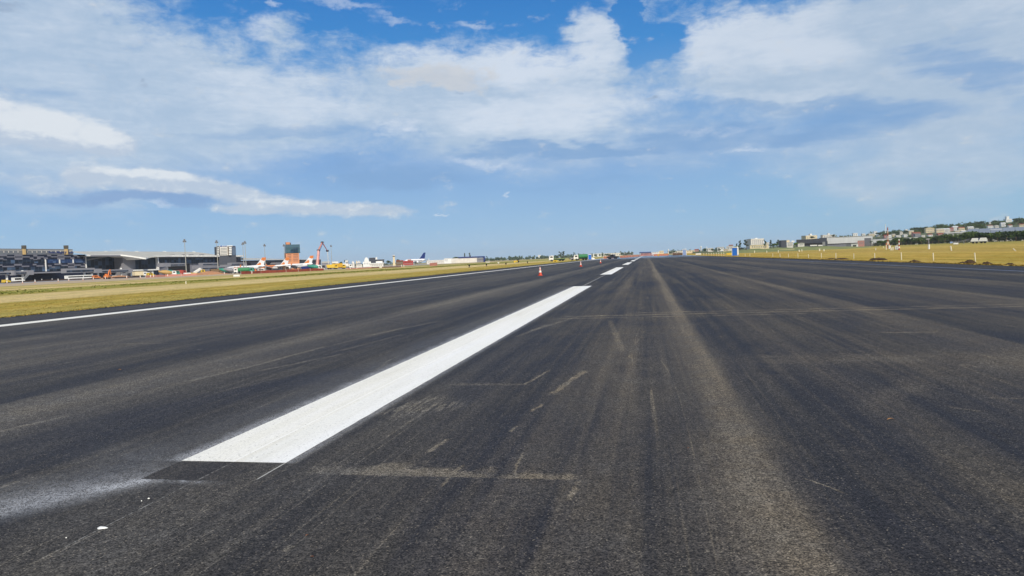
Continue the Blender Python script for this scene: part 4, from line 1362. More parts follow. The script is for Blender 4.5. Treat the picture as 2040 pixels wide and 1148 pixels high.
# conveyor arm of the yellow truck
p = at(381, -255)
t = wthing('conveyor', 'pale inclined conveyor leaning up from the yellow truck', 'conveyor', p)
a, c = on_x(386, 545, -254), on_x(399, 536.5, -254)
MB().cyl(a, c, .9, .9, 6).build('belt_frame', M['offwhite'], t)
MB().cyl(on_x(399, 536.5, -254), on_x(400, 545, -254), .3, .3, 6).build('prop', M['steel'], t)

# concrete pump
PXX = -240
p = on_x(637, 540, PXX)
t = wthing('concrete_pump', 'concrete pump truck with a tall red and white boom folded over in an arch', 'concrete pump', (PXX, p.y, gz(PXX)))
y0_ = p.y
z0_ = gz(PXX)
q = MB().bx(PXX - 1.3, PXX + 1.3, y0_ - 5, y0_ + 4, z0_ + .8, z0_ + 1.8)
q.build('chassis', M['red'], t)
q = MB().bx(PXX - 1.25, PXX + 1.25, y0_ - 7, y0_ - 5.1, z0_ + .8, z0_ + 3.3)
q.build('cab', M['white'], t)
for yy in (-6, -2.5, 2, 3.4):
    for s in (-1, 1):
        MB().cyl((PXX + s * 1.0, y0_ + yy, z0_ + .5), (PXX + s * 1.3, y0_ + yy, z0_ + .5), .5, .5, 12).build('wheel', M['black'], t)
BW = pm('boom_pink', (214, 158, 148), .5, var=.2, scale=.4)
bp = [on_x(u, v, PXX) for u, v in ((631.5, 530), (634.2, 499), (641.8, 483), (652.3, 500), (654.3, 500.2))]
for (a, c, r0, r1, mm) in ((bp[0], bp[1], 1.0, .75, BW), (bp[1], bp[2], .6, .45, M['pinkish']), (bp[2], bp[3], .38, .26, M['red'])):
    MB().cyl(a, c, r0, r1, 8).build('boom_section', mm, t)
MB().cyl(bp[0] + Vector((.6, 1.3, 0)), bp[1] + Vector((.6, .9, 0)), .22, .2, 6).build('delivery_pipe', M['red'], t)
MB().cyl(bp[1] + Vector((.6, .9, -.5)), bp[2] + Vector((.6, .6, 0)), .2, .18, 6).build('delivery_pipe', M['navy'], t)
MB().cyl(bp[3], on_x(654.4, 527, PXX), .24, .2, 6).build('end_hose', M['offwhite'], t)
for (a) in (bp[1], bp[2], bp[3]):
    MB().cyl(a + Vector((-.9, 0, 0)), a + Vector((.9, 0, 0)), .7, .7, 10).build('boom_joint', M['dgrey'], t)

# earth heap by the trucks
def heap(name, lb, loc, rx, ry, h, m_, cat='heap'):
    q = MB()
    N, Rn = 22, 6
    for j in range(Rn):
        f = j / (Rn - 1)
        for i in range(N):
            a = 2 * pi * i / N
            k = (1 - f) * (1 + .15 * sin(3 * a + j) + random.uniform(-.08, .08))
            q.v.append((rx * k * cos(a), ry * k * sin(a), h * (1 - (1 - f) ** 1.5) * random.uniform(.9, 1.05)))
    for j in range(Rn - 1):
        for i in range(N):
            q.f.append((j * N + i, j * N + (i + 1) % N, (j + 1) * N + (i + 1) % N, (j + 1) * N + i))
    o = q.build(name, m_)
    o.location = loc
    return tag(o, lb, cat)


SOIL = pm('orange_soil', (176, 128, 92), .95, var=.25, scale=.6, bump=.5)
heap('earth_heap', 'long heap of orange earth on the apron edge right of the yellow truck', at(418, -235), 7, 13, 1.9, SOIL)
heap('earth_heap', 'low heap of orange soil behind the white car and excavator', at(236, -282), 6, 12, 1.5, SOIL)

# ------------------------------------------------------------------ posts and barriers along the apron edge
def ordw(i):
    return ['first', 'second', 'third', 'fourth', 'fifth', 'sixth', 'seventh', 'eighth', 'ninth', 'tenth', 'eleventh', 'twelfth', 'thirteenth', 'fourteenth', 'fifteenth', 'sixteenth', 'seventeenth', 'eighteenth', 'nineteenth', 'twentieth',
            'twenty-first', 'twenty-second', 'twenty-third', 'twenty-fourth', 'twenty-fifth', 'twenty-sixth', 'twenty-seventh', 'twenty-eighth', 'twenty-ninth', 'thirtieth'][i]


bpst = [(14, 565), (38.5, 562.6), (45, 564.3), (70, 563), (83.5, 560.5), (104, 559.6), (116, 561), (137, 560), (165.5, 558.6), (186, 557.7), (210, 556.6), (252.5, 555), (279.5, 554.2), (300, 553.2), (306, 552.8), (334, 551.4), (341.5, 551), (361, 550),
        (447, 546.8), (488, 546.4), (502, 546), (698, 537), (711, 536), (735.5, 534.4), (800, 532.6), (804.6, 532.4)]
first = None
for k, (u, v) in enumerate(bpst):
    p = on_ground(u, v)
    lb = 'white marker post with orange base on the apron edge, %s from the left' % ordw(k)
    if first is None:
        t = thing('marker_post', lb, 'marker post', p, 0, 'white and orange posts along the apron edge')
        MB().lathe([(.26, 0), (.26, .22), (.16, .24)], n=10).build('base', M['orange'], t)
        MB().cyl((0, 0, .24), (0, 0, 1.25), .15, .13, 10).build('post', M['white'], t)
        first = t
    else:
        dup(first, p, label=lb)


def net(name, lb, pix, h, m_, cat, posts=True, grp=None):
    P_ = [on_ground(u, v) for u, v in pix]
    t = wthing(name, lb, cat, P_[0], grp)
    q = MB()
    for a, c in zip(P_, P_[1:]):
        n = max(1, int((c - a).length / 2.5))
        for i in range(n):
            p0, p1 = a + (c - a) * (i / n), a + (c - a) * ((i + 1) / n)
            s0, s1 = h * (.92 + .08 * sin(i * 1.7)), h * (.92 + .08 * sin((i + 1) * 1.7))
            q.add([p0 + Vector((0, 0, .05)), p1 + Vector((0, 0, .05)), p1 + Vector((0, 0, s1)), p0 + Vector((0, 0, s0))], [(0, 1, 2, 3)])
            q.add([p0 + Vector((.03, .03, .05)), p1 + Vector((.03, .03, .05)), p1 + Vector((.03, .03, s1)), p0 + Vector((.03, .03, s0))], [(3, 2, 1, 0)])
    q.build('netting', m_, t, fix=False)
    if posts:
        L = sum((c - a).length for a, c in zip(P_, P_[1:]))
        for a, c in zip(P_, P_[1:]):
            n = max(1, min(8, int((c - a).length / 7)))
            for i in range(n):
                p = a + (c - a) * (i / n)
                MB().cyl(p, p + Vector((0, 0, h + .15)), .06, .05, 6).build('post', M['offwhite'], t)
    return t


RB = pm('red_brown_barrier', (128, 60, 44), .8, var=.35, scale=.6)
net('barrier_fence', 'low red barrier fence along the apron edge before the mixer trucks', [(290, 553.5), (330, 551.5), (392, 549)], 1.1, M['pinkish'], 'barrier fence')
net('barrier_fence', 'dark red barrier fence along the apron under the three orange-tailed aircraft', [(480, 547), (520, 545), (570, 542.8), (618, 540.6), (645, 539.4)], 1.35, RB, 'barrier fence')
net('barrier_fence', 'dark brown barrier strip below the chequered terminal', [(0, 564.6), (60, 561.8), (116, 559.2), (200, 556), (280, 553)], .8, pm('dark_kerb', (74, 58, 50), .9, var=.4, scale=.5), 'barrier fence', False)
net('barrier_fence', 'pale low barrier strip before the silos and white house', [(690, 537), (740, 534.6), (800, 532.6)], .6, M['pinkish'], 'barrier fence', False)
net('barrier_fence', 'faded pink board fence right of the blue-tailed airliner', [(856, 530.4), (871, 529.8)], 1.6, M['pinkish'], 'barrier fence', False)
# ------------------------------------------------------------------ things that face the runway from further off
class Front:
    """a building seen from the runway: local x to the right, y away, z up; turn = extra rotation"""
    def __init__(s, name, lb, cat, uc, D, vb=None, turn=0.0, group=None, z0=None):
        v = vb if vb is not None else 500
        p = on_d(uc, v, D)
        s.D, s.az = D, atan2(p.x, p.y)
        s.z0 = (p.z if vb is not None else gz(p.x)) if z0 is None else z0
        s.p = Vector((p.x, p.y, s.z0))
        s.rz = -s.az + turn
        s.t = thing(name, lb, cat, s.p, s.rz, group)
        s.ex, s.ey = Vector((cos(s.rz), sin(s.rz), 0)), Vector((-sin(s.rz), cos(s.rz), 0))

    def xz(s, u, v, y=0.0):
        d = ray(u, v)
        o = Vector((0, 0, EYE)) - (s.p + s.ey * y)
        t = -o.dot(s.ey) / d.dot(s.ey)
        q = Vector((0, 0, EYE)) + d * t - s.p
        return q.dot(s.ex), q.z

    def box(s, name, u0, vt, u1, vb, m, y0=0.0, y1=8.0, down=False, parent=None):
        um, vm_ = (u0 + u1) / 2, (vt + vb) / 2
        x0, x1 = s.xz(u0, vm_, y0)[0], s.xz(u1, vm_, y0)[0]
        zt, zb = s.xz(um, vt, y0)[1], s.xz(um, vb, y0)[1]
        if down:
            zb = min(zb, -1.0)
        return MB().bx(x0, x1, y0, y1, zb, zt).build(name, m, parent or s.t)

    def gable(s, name, u0, vt, u1, vb, m, y0=-.4, y1=8.4, side=False, parent=None):
        um = (u0 + u1) / 2
        vm_ = (vt + vb) / 2
        x0, x1 = s.xz(u0, vm_, y0)[0], s.xz(u1, vm_, y0)[0]
        zt, zb = s.xz(um, vt, y0)[1], s.xz(um, vb, y0)[1]
        xm = (x0 + x1) / 2
        q = MB()
        if side:      # ridge runs left-right: slope faces the runway
            q.prism_yz([(y0, zb), (y1, zb), ((y0 + y1) / 2, zt)], x0, x1)
        else:
            q.prism_xz([(x0, zb), (x1, zb), (xm, zt)], y0, y1)
        return q.build(name, m, parent or s.t)

    def wins(s, u0, vt, u1, vb, rows, cols, m=None, fu=.5, fv=.5):
        for r in range(rows):
            for c in range(cols):
                du, dv = (u1 - u0) / cols, (vb - vt) / rows
                uu, vv = u0 + du * (c + .5), vt + dv * (r + .5)
                s.box('window', uu - du * fu / 2, vv - dv * fv / 2, uu + du * fu / 2, vv + dv * fv / 2, m or GLW, -.12, .05)


# tower blocks behind the terminals
f = Front('hotel_tower', 'white and dark banded tower block rising behind the main terminal roof', 'tower block', 453, 640, turn=radians(12))
f.box('wall', 436, 491, 470.5, 540, M['dgrey'], 0, 16, True)
f.box('white_front', 438, 492, 453.6, 509, M['offwhite'], -.5, -.05)
for i in range(5):
    f.box('window_strip', 439.3, 494.2 + i * 3.0, 452.4, 495.4 + i * 3.0, pm('grey_blind', (132, 134, 134), .6), -.7, -.52)
for v0 in (492.6, 495.9, 499.2, 502.6, 506):
    f.box('balcony', 456.2, v0, 461.5, v0 + 2.3, M['white'], -2.0, -.05)
    f.box('balcony', 433.6, v0 + .4, 436.0, v0 + 2.4, M['white'], -.6, 4)
f.box('brown_strip', 453.8, 492.2, 456.1, 509, pm('brown_panel', (104, 86, 64), .7), -.5, -.05)
f.box('glass_front', 462.4, 493, 470.1, 509, glass('slate_glass', (84, 98, 118), 3, axis=0, amt=.2), -.5, -.05)
f.box('parapet', 437, 489.5, 463.4, 491.2, M['white'], 1, 14)
for u0, u1 in ((438.8, 443), (445.2, 447.4), (449, 451.6)):
    f.box('sign_panel', u0, 489.7, u1, 491.8, pm('sign_blue', (30, 74, 160), .5), .5, .9)
f.box('sign_panel', 463.4, 490, 468.6, 491.6, M['navy'], .5, .9)

f = Front('office_tower', 'square orange tower block with a teal glass upper half', 'tower block', 584, 700, turn=radians(6))
f.box('wall', 570.2, 504.2, 596.6, 545, M['brick'], 0, 12, True)
f.box('glass_crown', 569.6, 487.4, 597.6, 504.4, GLT, -.5, 12.4)
pts_ = [(578.5, 503.6), (578.5, 499.2), (581, 497), (584, 495.2), (586, 492.6), (588, 493.6), (594, 493.2), (594, 503.6)]
MB().prism_xz([f.xz(u, v, -.6) for u, v in pts_], -.75, -.55).build('dark_glass', glass('reflecting_glass', (20, 50, 66), 2.2, axis=0, amt=.15), f.t)
f.wins(572.6, 505.9, 580.4, 521.5, 5, 4)
f.wins(584.2, 505.9, 594.4, 521.5, 5, 5)
f.box('plant_room', 569.8, 482.6, 577.6, 487.4, M['brick'], 1, 7)
f.box('roof_tank', 577.6, 483.6, 579.6, 487.4, M['dgrey'], 1, 5)

# ------------------------------------------------------------------ foliage
FOL = dict(
    dark=foliage('foliage_dark', (24, 42, 18), (66, 88, 38)),
    mid=foliage('foliage_mid', (32, 54, 20), (92, 112, 44)),
    olive=foliage('foliage_olive', (44, 58, 26), (110, 118, 58)),
    gum=foliage('foliage_gum', (32, 50, 36), (86, 104, 70)),
    bright=foliage('foliage_bright', (44, 74, 20), (112, 140, 50)),
    far=foliage('foliage_far', (52, 72, 62), (92, 110, 84)))  # the paleness of distance is baked into this leaf colour


def leaves(q, cx, cy, cz, rx, ry, rz, n, s, clumps=7):
    cl = []
    for _ in range(clumps):
        while True:
            a, b_, c = random.uniform(-1, 1), random.uniform(-1, 1), random.uniform(-.8, 1)
            if .15 < a * a + b_ * b_ + c * c < 1:
                break
        cl.append((a * .68, b_ * .68, c * .66, random.uniform(.34, .58)))
    for i in range(n):
        a, b_, c, r = cl[i % clumps]
        d = Vector((random.gauss(0, 1), random.gauss(0, 1), random.gauss(0, 1))).normalized() * r * random.uniform(.55, 1.05)
        p = Vector((cx + (a + d.x) * rx, cy + (b_ + d.y) * ry, cz + (c + d.z) * rz))
        nrm = (d + Vector((random.gauss(0, .5), random.gauss(0, .5), random.gauss(.35, .4)))).normalized()
        u_ = nrm.orthogonal().normalized()
        w_ = nrm.cross(u_)
        k = s * random.uniform(.6, 1.35)
        an = random.uniform(0, pi)
        u2, w2 = u_ * cos(an) + w_ * sin(an), w_ * cos(an) - u_ * sin(an)
        q.add([p - u2 * k, p + w2 * k * .6, p + u2 * k, p - w2 * k * .6], [(0, 1, 2, 3)])
    return cl


def tree(name, lb, loc, h, r, fol, trunk=.3, n=420, s=.5, kind='round', cat='tree', group=None, rot=0.0):
    t = thing(name, lb, cat, loc, rot, group)
    tq, cq = MB(), MB()
    if kind == 'palm':
        tq.cyl((0, 0, 0), (.2, 0, h * .8), .22, .15, 8)
        for i in range(14):
            a = 2 * pi * i / 14
            e = random.uniform(-.4, .7)
            L = r
            pts_ = []
            for k in range(5):
                f_ = k / 4
                pts_.append(Vector((.2 + cos(a) * L * f_, sin(a) * L * f_, h * .8 + L * (e * f_ - .8 * f_ * f_) + .3)))
            for k in range(4):
                d = Vector((-sin(a), cos(a), 0)) * (.35 * (1 - k * .2))
                d2 = Vector((-sin(a), cos(a), 0)) * (.35 * (1 - (k + 1) * .2))
                cq.add([pts_[k] - d, pts_[k] + d, pts_[k + 1] + d2, pts_[k + 1] - d2], [(0, 1, 2, 3)])
    else:
        low = {'round': .38, 'tall': .30, 'bush': .12, 'wide': .5}[kind]
        cz, rz_ = h * (low + 1) / 2, h * (1 - low) / 2
        tq.cyl((0, 0, -.6), (0, 0, h * low), trunk, trunk * .75, 8)
        tq.cyl((0, 0, h * low), (.1 * r, 0, h * .85), trunk * .75, trunk * .2, 7)
        if kind == 'tall':
            for k in range(6):
                zc = h * (.36 + .11 * k) + random.uniform(-.3, .3)
                rr = r * (1.0 - .09 * k) * random.uniform(.7, 1.1)
                a = random.uniform(0, 6.28)
                ox, oy = cos(a) * r * .35, sin(a) * r * .35
                leaves(cq, ox, oy, zc, rr * .75, rr * .75, h * .085, n // 6, s, 4)
                tq.cyl((0, 0, zc - h * .08), (ox * 1.4, oy * 1.4, zc), trunk * .3, trunk * .1, 5)
        else:
            cl = leaves(cq, 0, 0, cz, r, r, rz_, n, s, 9 if kind != 'bush' else 6)
            for a, b_, c, rr in cl[:5]:
                tq.cyl((0, 0, h * low * .9), (a * r, b_ * r, cz + c * rz_), trunk * .4, trunk * .12, 6)
    tq.build('trunk', M['bark'], t)
    cq.build('crown', fol, t, fix=False)
    return t


# ------------------------------------------------------------------ hill on the right and the bank before it
RIDGE = [(1380, 502), (1440, 498.5), (1500, 494), (1560, 489.5), (1620, 483), (1700, 473), (1760, 467), (1830, 459), (1880, 454), (1940, 449), (2000, 443), (2040, 439), (2200, 428), (2500, 424), (2900, 430)]
DN, DF = 760, 1500


def ridge_z(az):
    for (ua, va), (ub, vb) in zip(RZ, RZ[1:]):
        if az <= ub:
            return va + (vb - va) * max(0, (az - ua) / (ub - ua))
    return RZ[-1][1]


RZ = []
for u, v in RIDGE:
    p = on_d(u, v, DF)
    RZ.append((atan2(p.x, p.y), p.z))


def hill_z(x, y):
    D = sqrt(x * x + y * y)
    az = atan2(x, y)
    zr = ridge_z(az)
    if D < DN:
        return .6
    if D < DF:
        f = ((D - DN) / (DF - DN)) ** 1.15
    else:
        f = max(0, 1 - (D - DF) / 1600) ** .8
    return .6 + (zr - .6) * f + 1.2 * sin(x * .021) * cos(y * .017) * min(1, f * 2)


def on_hill(u, v):
    D = DN
    while D < DF:
        p = on_d(u, v, D)
        if p.z <= hill_z(p.x, p.y):
            return Vector((p.x, p.y, hill_z(p.x, p.y))), D
        D += 6
    p = on_d(u, v, DF)
    return Vector((p.x, p.y, hill_z(p.x, p.y))), DF


m, g, b = new_mat('hill_scrub')
P = g.n('ShaderNodeTexCoord').outputs['Object']
n1 = g.noise(P, .03, 6, .7)
n2 = g.noise(P, .3, 5, .7)
c = g.mix(g.rng(n1, .35, .65), rgb((58, 72, 34)), rgb((96, 104, 56)))
c = g.mix(g.rng(n2, .5, .7, 0, .6), c, rgb((40, 54, 26)))
g.put(b.inputs['Base Color'], c)
b.inputs['Roughness'].default_value = .95
HILLM = m
q = MB()
azs = [RZ[0][0] + (RZ[-1][0] - RZ[0][0]) * i / 60 for i in range(61)]
ds = [DN, 820, 900, 980, 1060, 1150, 1240, 1330, 1420, 1500, 1580, 1700, 1900, 2300, 3100]
for D in ds:
    for a in azs:
        x, y = D * sin(a), D * cos(a)
        q.v.append((x, y, hill_z(x, y) if D > DN else .3))
for j in range(len(ds) - 1):
    for i in range(60):
        q.f.append((j * 61 + i, j * 61 + i + 1, (j + 1) * 61 + i + 1, (j + 1) * 61 + i))
structure(q.build('hill', HILLM, smooth=True))

m, g, b = new_mat('bank_grass')
P = g.n('ShaderNodeTexCoord').outputs['Object']
n1 = g.noise(g.mp(P, sc=(.3, .1, 1)), .4, 6, .7)
n2 = g.noise(P, 1.2, 5, .7)
c = g.mix(g.rng(n1, .35, .65), rgb((96, 112, 52)), rgb((140, 138, 76)))
c = g.mix(g.rng(n2, .5, .75, 0, .6), c, rgb((70, 92, 44)))
g.put(b.inputs['Base Color'], c)
b.inputs['Roughness'].default_value = .95
q = MB()
NA = 50
for j, (D, k) in enumerate(((380, 0), (420, .35), (470, .8), (520, 1), (560, .9), (620, .3), (680, 0))):
    for i in range(NA + 1):
        u = 1395 + (1740 - 1395) * i / NA
        e = min(1, i / 14) * min(1, (NA - i) / 16)
        p = on_d(u, 500, D)
        q.v.append((p.x, p.y, gz(p.x) - .05 + k * e * (2.0 + .25 * sin(i * .9) + .1 * sin(i * 2.3))))
for j in range(6):
    for i in range(NA):
        q.f.append((j * (NA + 1) + i, j * (NA + 1) + i + 1, (j + 1) * (NA + 1) + i + 1, (j + 1) * (NA + 1) + i))
structure(q.build('grass_bank', m, smooth=True))

# ------------------------------------------------------------------ trees one can tell apart on the right
def gtree(lb, u, vb, vt, wpx, D, fol, kind='round', n=380, name='tree', group=None, z=None, hill=False, s=None):
    if hill:
        p, D = on_hill(u, vb)
    else:
        p = on_d(u, vb, D)
    dep = (p - Vector((0, 0, EYE))).dot(FW)
    sc = dep / F_PX
    h = max(2.0, (vb - vt) * sc)
    return tree(name, lb, p, h, wpx * sc / 2, fol, .02 * h + .1, n, s or max(.3, sc * .9), kind, group=group)


gtree('tall dark gum tree, left of the pair behind the blue portable toilet', 1474.5, 497, 478, 9, 480, FOL['gum'], 'tall', 520, 'gum_tree')
gtree('tall dark gum tree, right of the pair behind the blue portable toilet', 1486.5, 497, 476.5, 11, 490, FOL['gum'], 'tall', 560, 'gum_tree')
gtree('low bright green bush just above the blue portable toilet', 1467, 497.5, 489.8, 13, 470, FOL['bright'], 'bush', 300, 'bush')
gtree('thin dark tree standing alone left of the gum pair', 1468, 496, 484, 3, 520, FOL['gum'], 'tall', 160, 'gum_tree')
gtree('dark round tree before the cream wall and white apartment block', 1524, 494, 477.5, 10, 620, FOL['gum'], 'tall', 380, 'gum_tree')
gtree('dark gum tree right of the white apartment block', 1535, 493, 477.5, 9, 620, FOL['gum'], 'tall', 380, 'gum_tree')
gtree('dark gum tree left of the dark grey block', 1549, 492, 477, 10, 620, FOL['gum'], 'tall', 380, 'gum_tree')
gtree('wide bright green bushy tree left of the dark grey block', 1541, 493, 483, 22, 560, FOL['mid'], 'bush', 420, 'bush')
gtree('yellow-green bushy tree between the white hut and grey block', 1586, 490, 482.5, 10, 560, FOL['bright'], 'bush', 320, 'bush')
gtree('small dark tree on the roofline before the taller white apartments', 1617, 477, 471, 10, 900, FOL['gum'], 'round', 200)
gtree('pair of dark treetops before the wide white apartments', 1660, 474, 467, 12, 880, FOL['gum'], 'tall', 220)
gtree('palm beside the pale wall left of the hedge trees', 1735.5, 490, 479, 9, 560, FOL['dark'], 'palm', name='palm_tree')
gtree('low dark tree on the skyline left of the far white mast', 1420, 501, 495.5, 7, 800, FOL['gum'], 'bush', 160)
gtree('low dark tree near the far cream houses', 1404, 501, 494.8, 7, 800, FOL['gum'], 'bush', 160)
gtree('dark shrub right of the far cream houses', 1433, 500.5, 495, 7, 760, FOL['gum'], 'bush', 160)
# crowns standing above the hill houses
for (u, vb, vt, w, k, lb) in [
    (1828, 462, 452.5, 17, 'dark', 'broad dark tree crown left of the large cream house on the hill'), (1841, 464, 451.5, 15, 'dark', 'broad dark tree close to the left wall of the large cream house'), (1876, 458, 446.5, 34, 'mid', 'widest flat-topped tree above the cream terrace on the hill'),
    (1784, 470, 461.5, 17, 'dark', 'dark tree behind the lattice tower on the hill'), (1804, 469, 459, 14, 'dark', 'dark tree left of the wide pinkish house on the hill'), (1752, 472, 463, 15, 'dark', 'dark tree left of the thin white mast on the hill'),
    (1768, 474, 464, 15, 'dark', 'dark tree between the thin white mast and red-roofed house'), (1954, 453, 441, 20, 'dark', 'round dark tree on the hill crest left of the brown-roofed house'), (1952, 460, 446, 22, 'mid', 'large light green round tree below the crest'),
    (1985, 448, 440, 14, 'dark', 'dark crest tree right of the brown-roofed house'), (2027, 447, 434.5, 18, 'dark', 'tall dark tree on the crest right of the white tower block'), (2014, 452, 445, 18, 'mid', 'bushy tree below the white tower block on the crest'),
    (1912, 452, 447.5, 11, 'dark', 'small dark tree above the white and cream hill houses'), (1920, 452, 448, 8, 'dark', 'smaller dark tree right of the small crest tree above the houses'), (1939, 450, 444, 16, 'dark', 'dark tree at the left foot of the wooded crest'), (2036, 452, 440, 16, 'mid', 'tree at the far right edge on the hill crest')]:
    gtree(lb, u, vb, vt, w, 0, FOL[k], 'wide', 420, hill=True, group='trees on the hillside')

# the row of trees behind the boundary fence
HXX = 216
us = [1745, 1757, 1769, 1782, 1794, 1807, 1821, 1835, 1850, 1864, 1880, 1895, 1911, 1926, 1942, 1957, 1973, 1990, 2006, 2022, 2040, 2062]
protos = []
for k, u in enumerate(us):
    p = on_x(u, 486, HXX)
    p.z = gz(HXX)
    dep = (p - Vector((0, 0, EYE))).dot(FW)
    vt = 479 - 12.5 * (k / 20) ** .55 - (2.5 if k > 9 else 0)
    vt = {0: 482, 1: 479, 2: 477.5, 3: 476, 4: 474.5, 5: 474, 6: 473.5, 7: 473.5, 8: 472, 9: 470, 10: 468.5, 11: 466.5, 12: 465, 13: 464, 14: 464, 15: 464.5, 16: 463, 17: 462.5, 18: 461.5, 19: 460, 20: 460, 21: 460}[k] + random.uniform(-.8, .8)
    h = EYE + (484.0 - (u - 1860) * .039 - vt) * dep / F_PX - p.z
    w = (us[k + 1] - u if k < 21 else 22) * dep / F_PX * .95 + 2.0
    tree('hedge_tree', 'dense dark green tree in the row behind the boundary posts, %s from the left' % ordw(k), p + Vector((random.uniform(-3, 6), random.uniform(-3, 3), 0)), h * 1.06, w * .85, FOL['mid' if k % 3 else 'dark'], .25, 1300, .55, 'bush', group='row of trees behind the boundary fence')
q = MB()
for k in range(64):
    y = 405 + k * 5.4
    hh = 2.6 + 2.2 * min(1, max(0, (760 - y) / 330)) + random.uniform(-.5, .6)
    leaves(q, HXX + 2.5 + random.uniform(-1, 1.5), y, gz(HXX) + hh * .45, 3, 4.4, hh * .62, 170, .5, 6)
tag(q.build('undergrowth', FOL['dark'], fix=False), 'dark undergrowth at the foot of the row of trees', 'undergrowth', kind='stuff')

t = wthing('boundary_fence', 'thin wire fence on pale concrete posts before the row of trees', 'fence', (204, 470, gz(204)))
yv = [395 + i * 10.5 for i in range(32)]
for y in yv:
    MB().bx(203.92, 204.08, y - .08, y + .08, gz(204) - .1, gz(204) + 2.4).build('post', M['timber'], t)
q = MB()
for zz in (.6, 1.2, 1.8, 2.3):
    q.bx(203.97, 204.03, yv[0], yv[-1], gz(204) + zz - .025, gz(204) + zz + .025)
q.build('wire', M['steel'], t)

# ------------------------------------------------------------------ buildings on the right
RT_ = radians
GLF = pm('far_window', (132, 138, 146), .4, var=.25, scale=.8)


def plain(name, lb, cat, u0, vt, u1, vb, D, m_, roof=None, win=None, depth=9, turn=0, group=None, hill=False, extra=None):
    if hill:
        p, D = on_hill((u0 + u1) / 2, vb)
        f = Front(name, lb, cat, (u0 + u1) / 2, D, vb, turn, group)
    else:
        f = Front(name, lb, cat, (u0 + u1) / 2, D, None, turn, group)
    f.box('wall', u0, vt, u1, vb + (2 if hill else 0), m_, 0, depth, not hill)
    if roof:
        kind, rm, rise = roof
        if kind == 'flat':
            f.box('roof', u0 - .25, vt - rise, u1 + .25, vt + .05, rm, -.3, depth + .3)
        else:
            f.gable('roof', u0 - .4, vt - rise, u1 + .4, vt + .03, rm, -.4, depth + .4, kind == 'side')
    if win:
        f.wins(*win, m=GLF)
    return f


f = plain('apartment_block', 'white apartment block with a grey left side right of the gum tree pair', 'apartment block', 1496, 476.4, 1522, 490, 800, M['offwhite'], ('flat', M['white'], .8), (1498, 478, 1521, 487, 4, 6), 14, RT_(20))
f.box('roof_tank', 1505, 474.2, 1509, 476, M['white'], 3, 8)
plain('garden_wall_building', 'long low cream building stepping up before the white apartment block', 'building', 1494, 488, 1531, 497, 640, M['cream'], ('flat', M['offwhite'], .6), (1497, 490, 1528, 494, 1, 7), 8)
plain('house', 'white flat house between dark trees right of the apartment block', 'house', 1525, 483.6, 1532, 490, 700, M['offwhite'], ('flat', M['white'], .5), (1526, 485, 1531, 488, 1, 2))
f = plain('apartment_block', 'tall white apartment block with a dark left side, left of two on the skyline', 'apartment block', 1605.5, 469.5, 1628, 480, 1050, M['cream'], ('flat', M['white'], .6), (1607, 471, 1627, 477.5, 3, 6), 16, RT_(22))
f.box('stair_tower', 1613.5, 466.2, 1617.5, 469.5, M['offwhite'], 2, 7)
f = plain('apartment_block', 'wide white apartment block on the skyline, right of the two', 'apartment block', 1639, 468.2, 1664, 478, 1050, M['offwhite'], ('flat', M['white'], .5), (1641, 470, 1663, 474.5, 2, 7), 14, RT_(12))
f.box('stair_tower', 1649, 465, 1653, 468.2, M['offwhite'], 2, 7)
plain('grey_block', 'dark grey windowless block left of the white stepped houses', 'warehouse', 1556.5, 479.3, 1567, 493, 640, M['dgrey'], ('flat', M['grey'], .5), None, 10, RT_(14))
f = plain('house', 'white stepped house beside the dark grey block', 'house', 1567.5, 483, 1580, 491.5, 660, M['offwhite'], ('flat', M['white'], .5), (1569, 485, 1579, 490, 2, 3), 8)
f.box('upper_storey', 1567, 478.6, 1573, 483, M['cream'], 2, 7)
f.box('upper_storey', 1577, 479.5, 1583, 483, M['white'], 3, 8)
f = plain('warehouse', 'long dark grey warehouse with a stepped roof left of the pale hall', 'warehouse', 1586.5, 477.6, 1619, 491.5, 760, M['dgrey'], ('flat', M['grey'], .5), None, 40)
f.box('wall', 1619, 475.4, 1647.5, 491.5, M['dgrey'], 2, 42, True)
f.box('wall', 1633, 474, 1647.3, 476, M['dgrey'], 4, 40)
f.box('loading_bay', 1603, 484.5, 1640, 488.5, M['black'], -.15, .05)
f.box('door', 1614, 488, 1628, 490.4, M['white'], -.2, .02)
f.box('door', 1630, 488, 1640, 490.4, M['white'], -.2, .02)
f.box('pale_panel', 1638.5, 482, 1644, 489.5, M['steel'], -.3, .02)
plain('hut', 'small white hut at the left end of the dark warehouse', 'hut', 1589.5, 484.5, 1602.5, 490.8, 640, M['offwhite'], ('gable', M['zinc'], .8), (1594, 486.5, 1600, 489, 1, 2), 6)
PALEH = pm('pale_ribbed_sheet', (222, 222, 220), .5, var=.10, scale=.25, streak=True)
f = plain('warehouse', 'large pale ribbed metal hall right of the dark warehouse', 'warehouse', 1648.5, 471.8, 1738.5, 486, 800, PALEH, ('flat', M['zinc'], .6), None, 60)
f.box('gable_step', 1690, 470.2, 1738.5, 472, PALEH, .6, 40)
f.box('painted_shadow', 1649, 484.9, 1710, 486.6, M['black'], -.2, .02)  # black strip painted as the shade along the foot of the hall wall
f.box('lower_wall', 1648, 486.8, 1706, 491.4, M['lgrey'], -1.2, -.1, True)
plain('house', 'faded pink building at the foot of the pale hall', 'building', 1708.5, 479.5, 1722, 489, 720, M['pink'], ('flat', M['offwhite'], .4), (1711, 482, 1720, 487, 2, 3), 9)
plain('house', 'plain grey building right of the pink one', 'building', 1722, 475, 1735.5, 487, 740, M['grey'], ('flat', M['lgrey'], .5), None, 9)
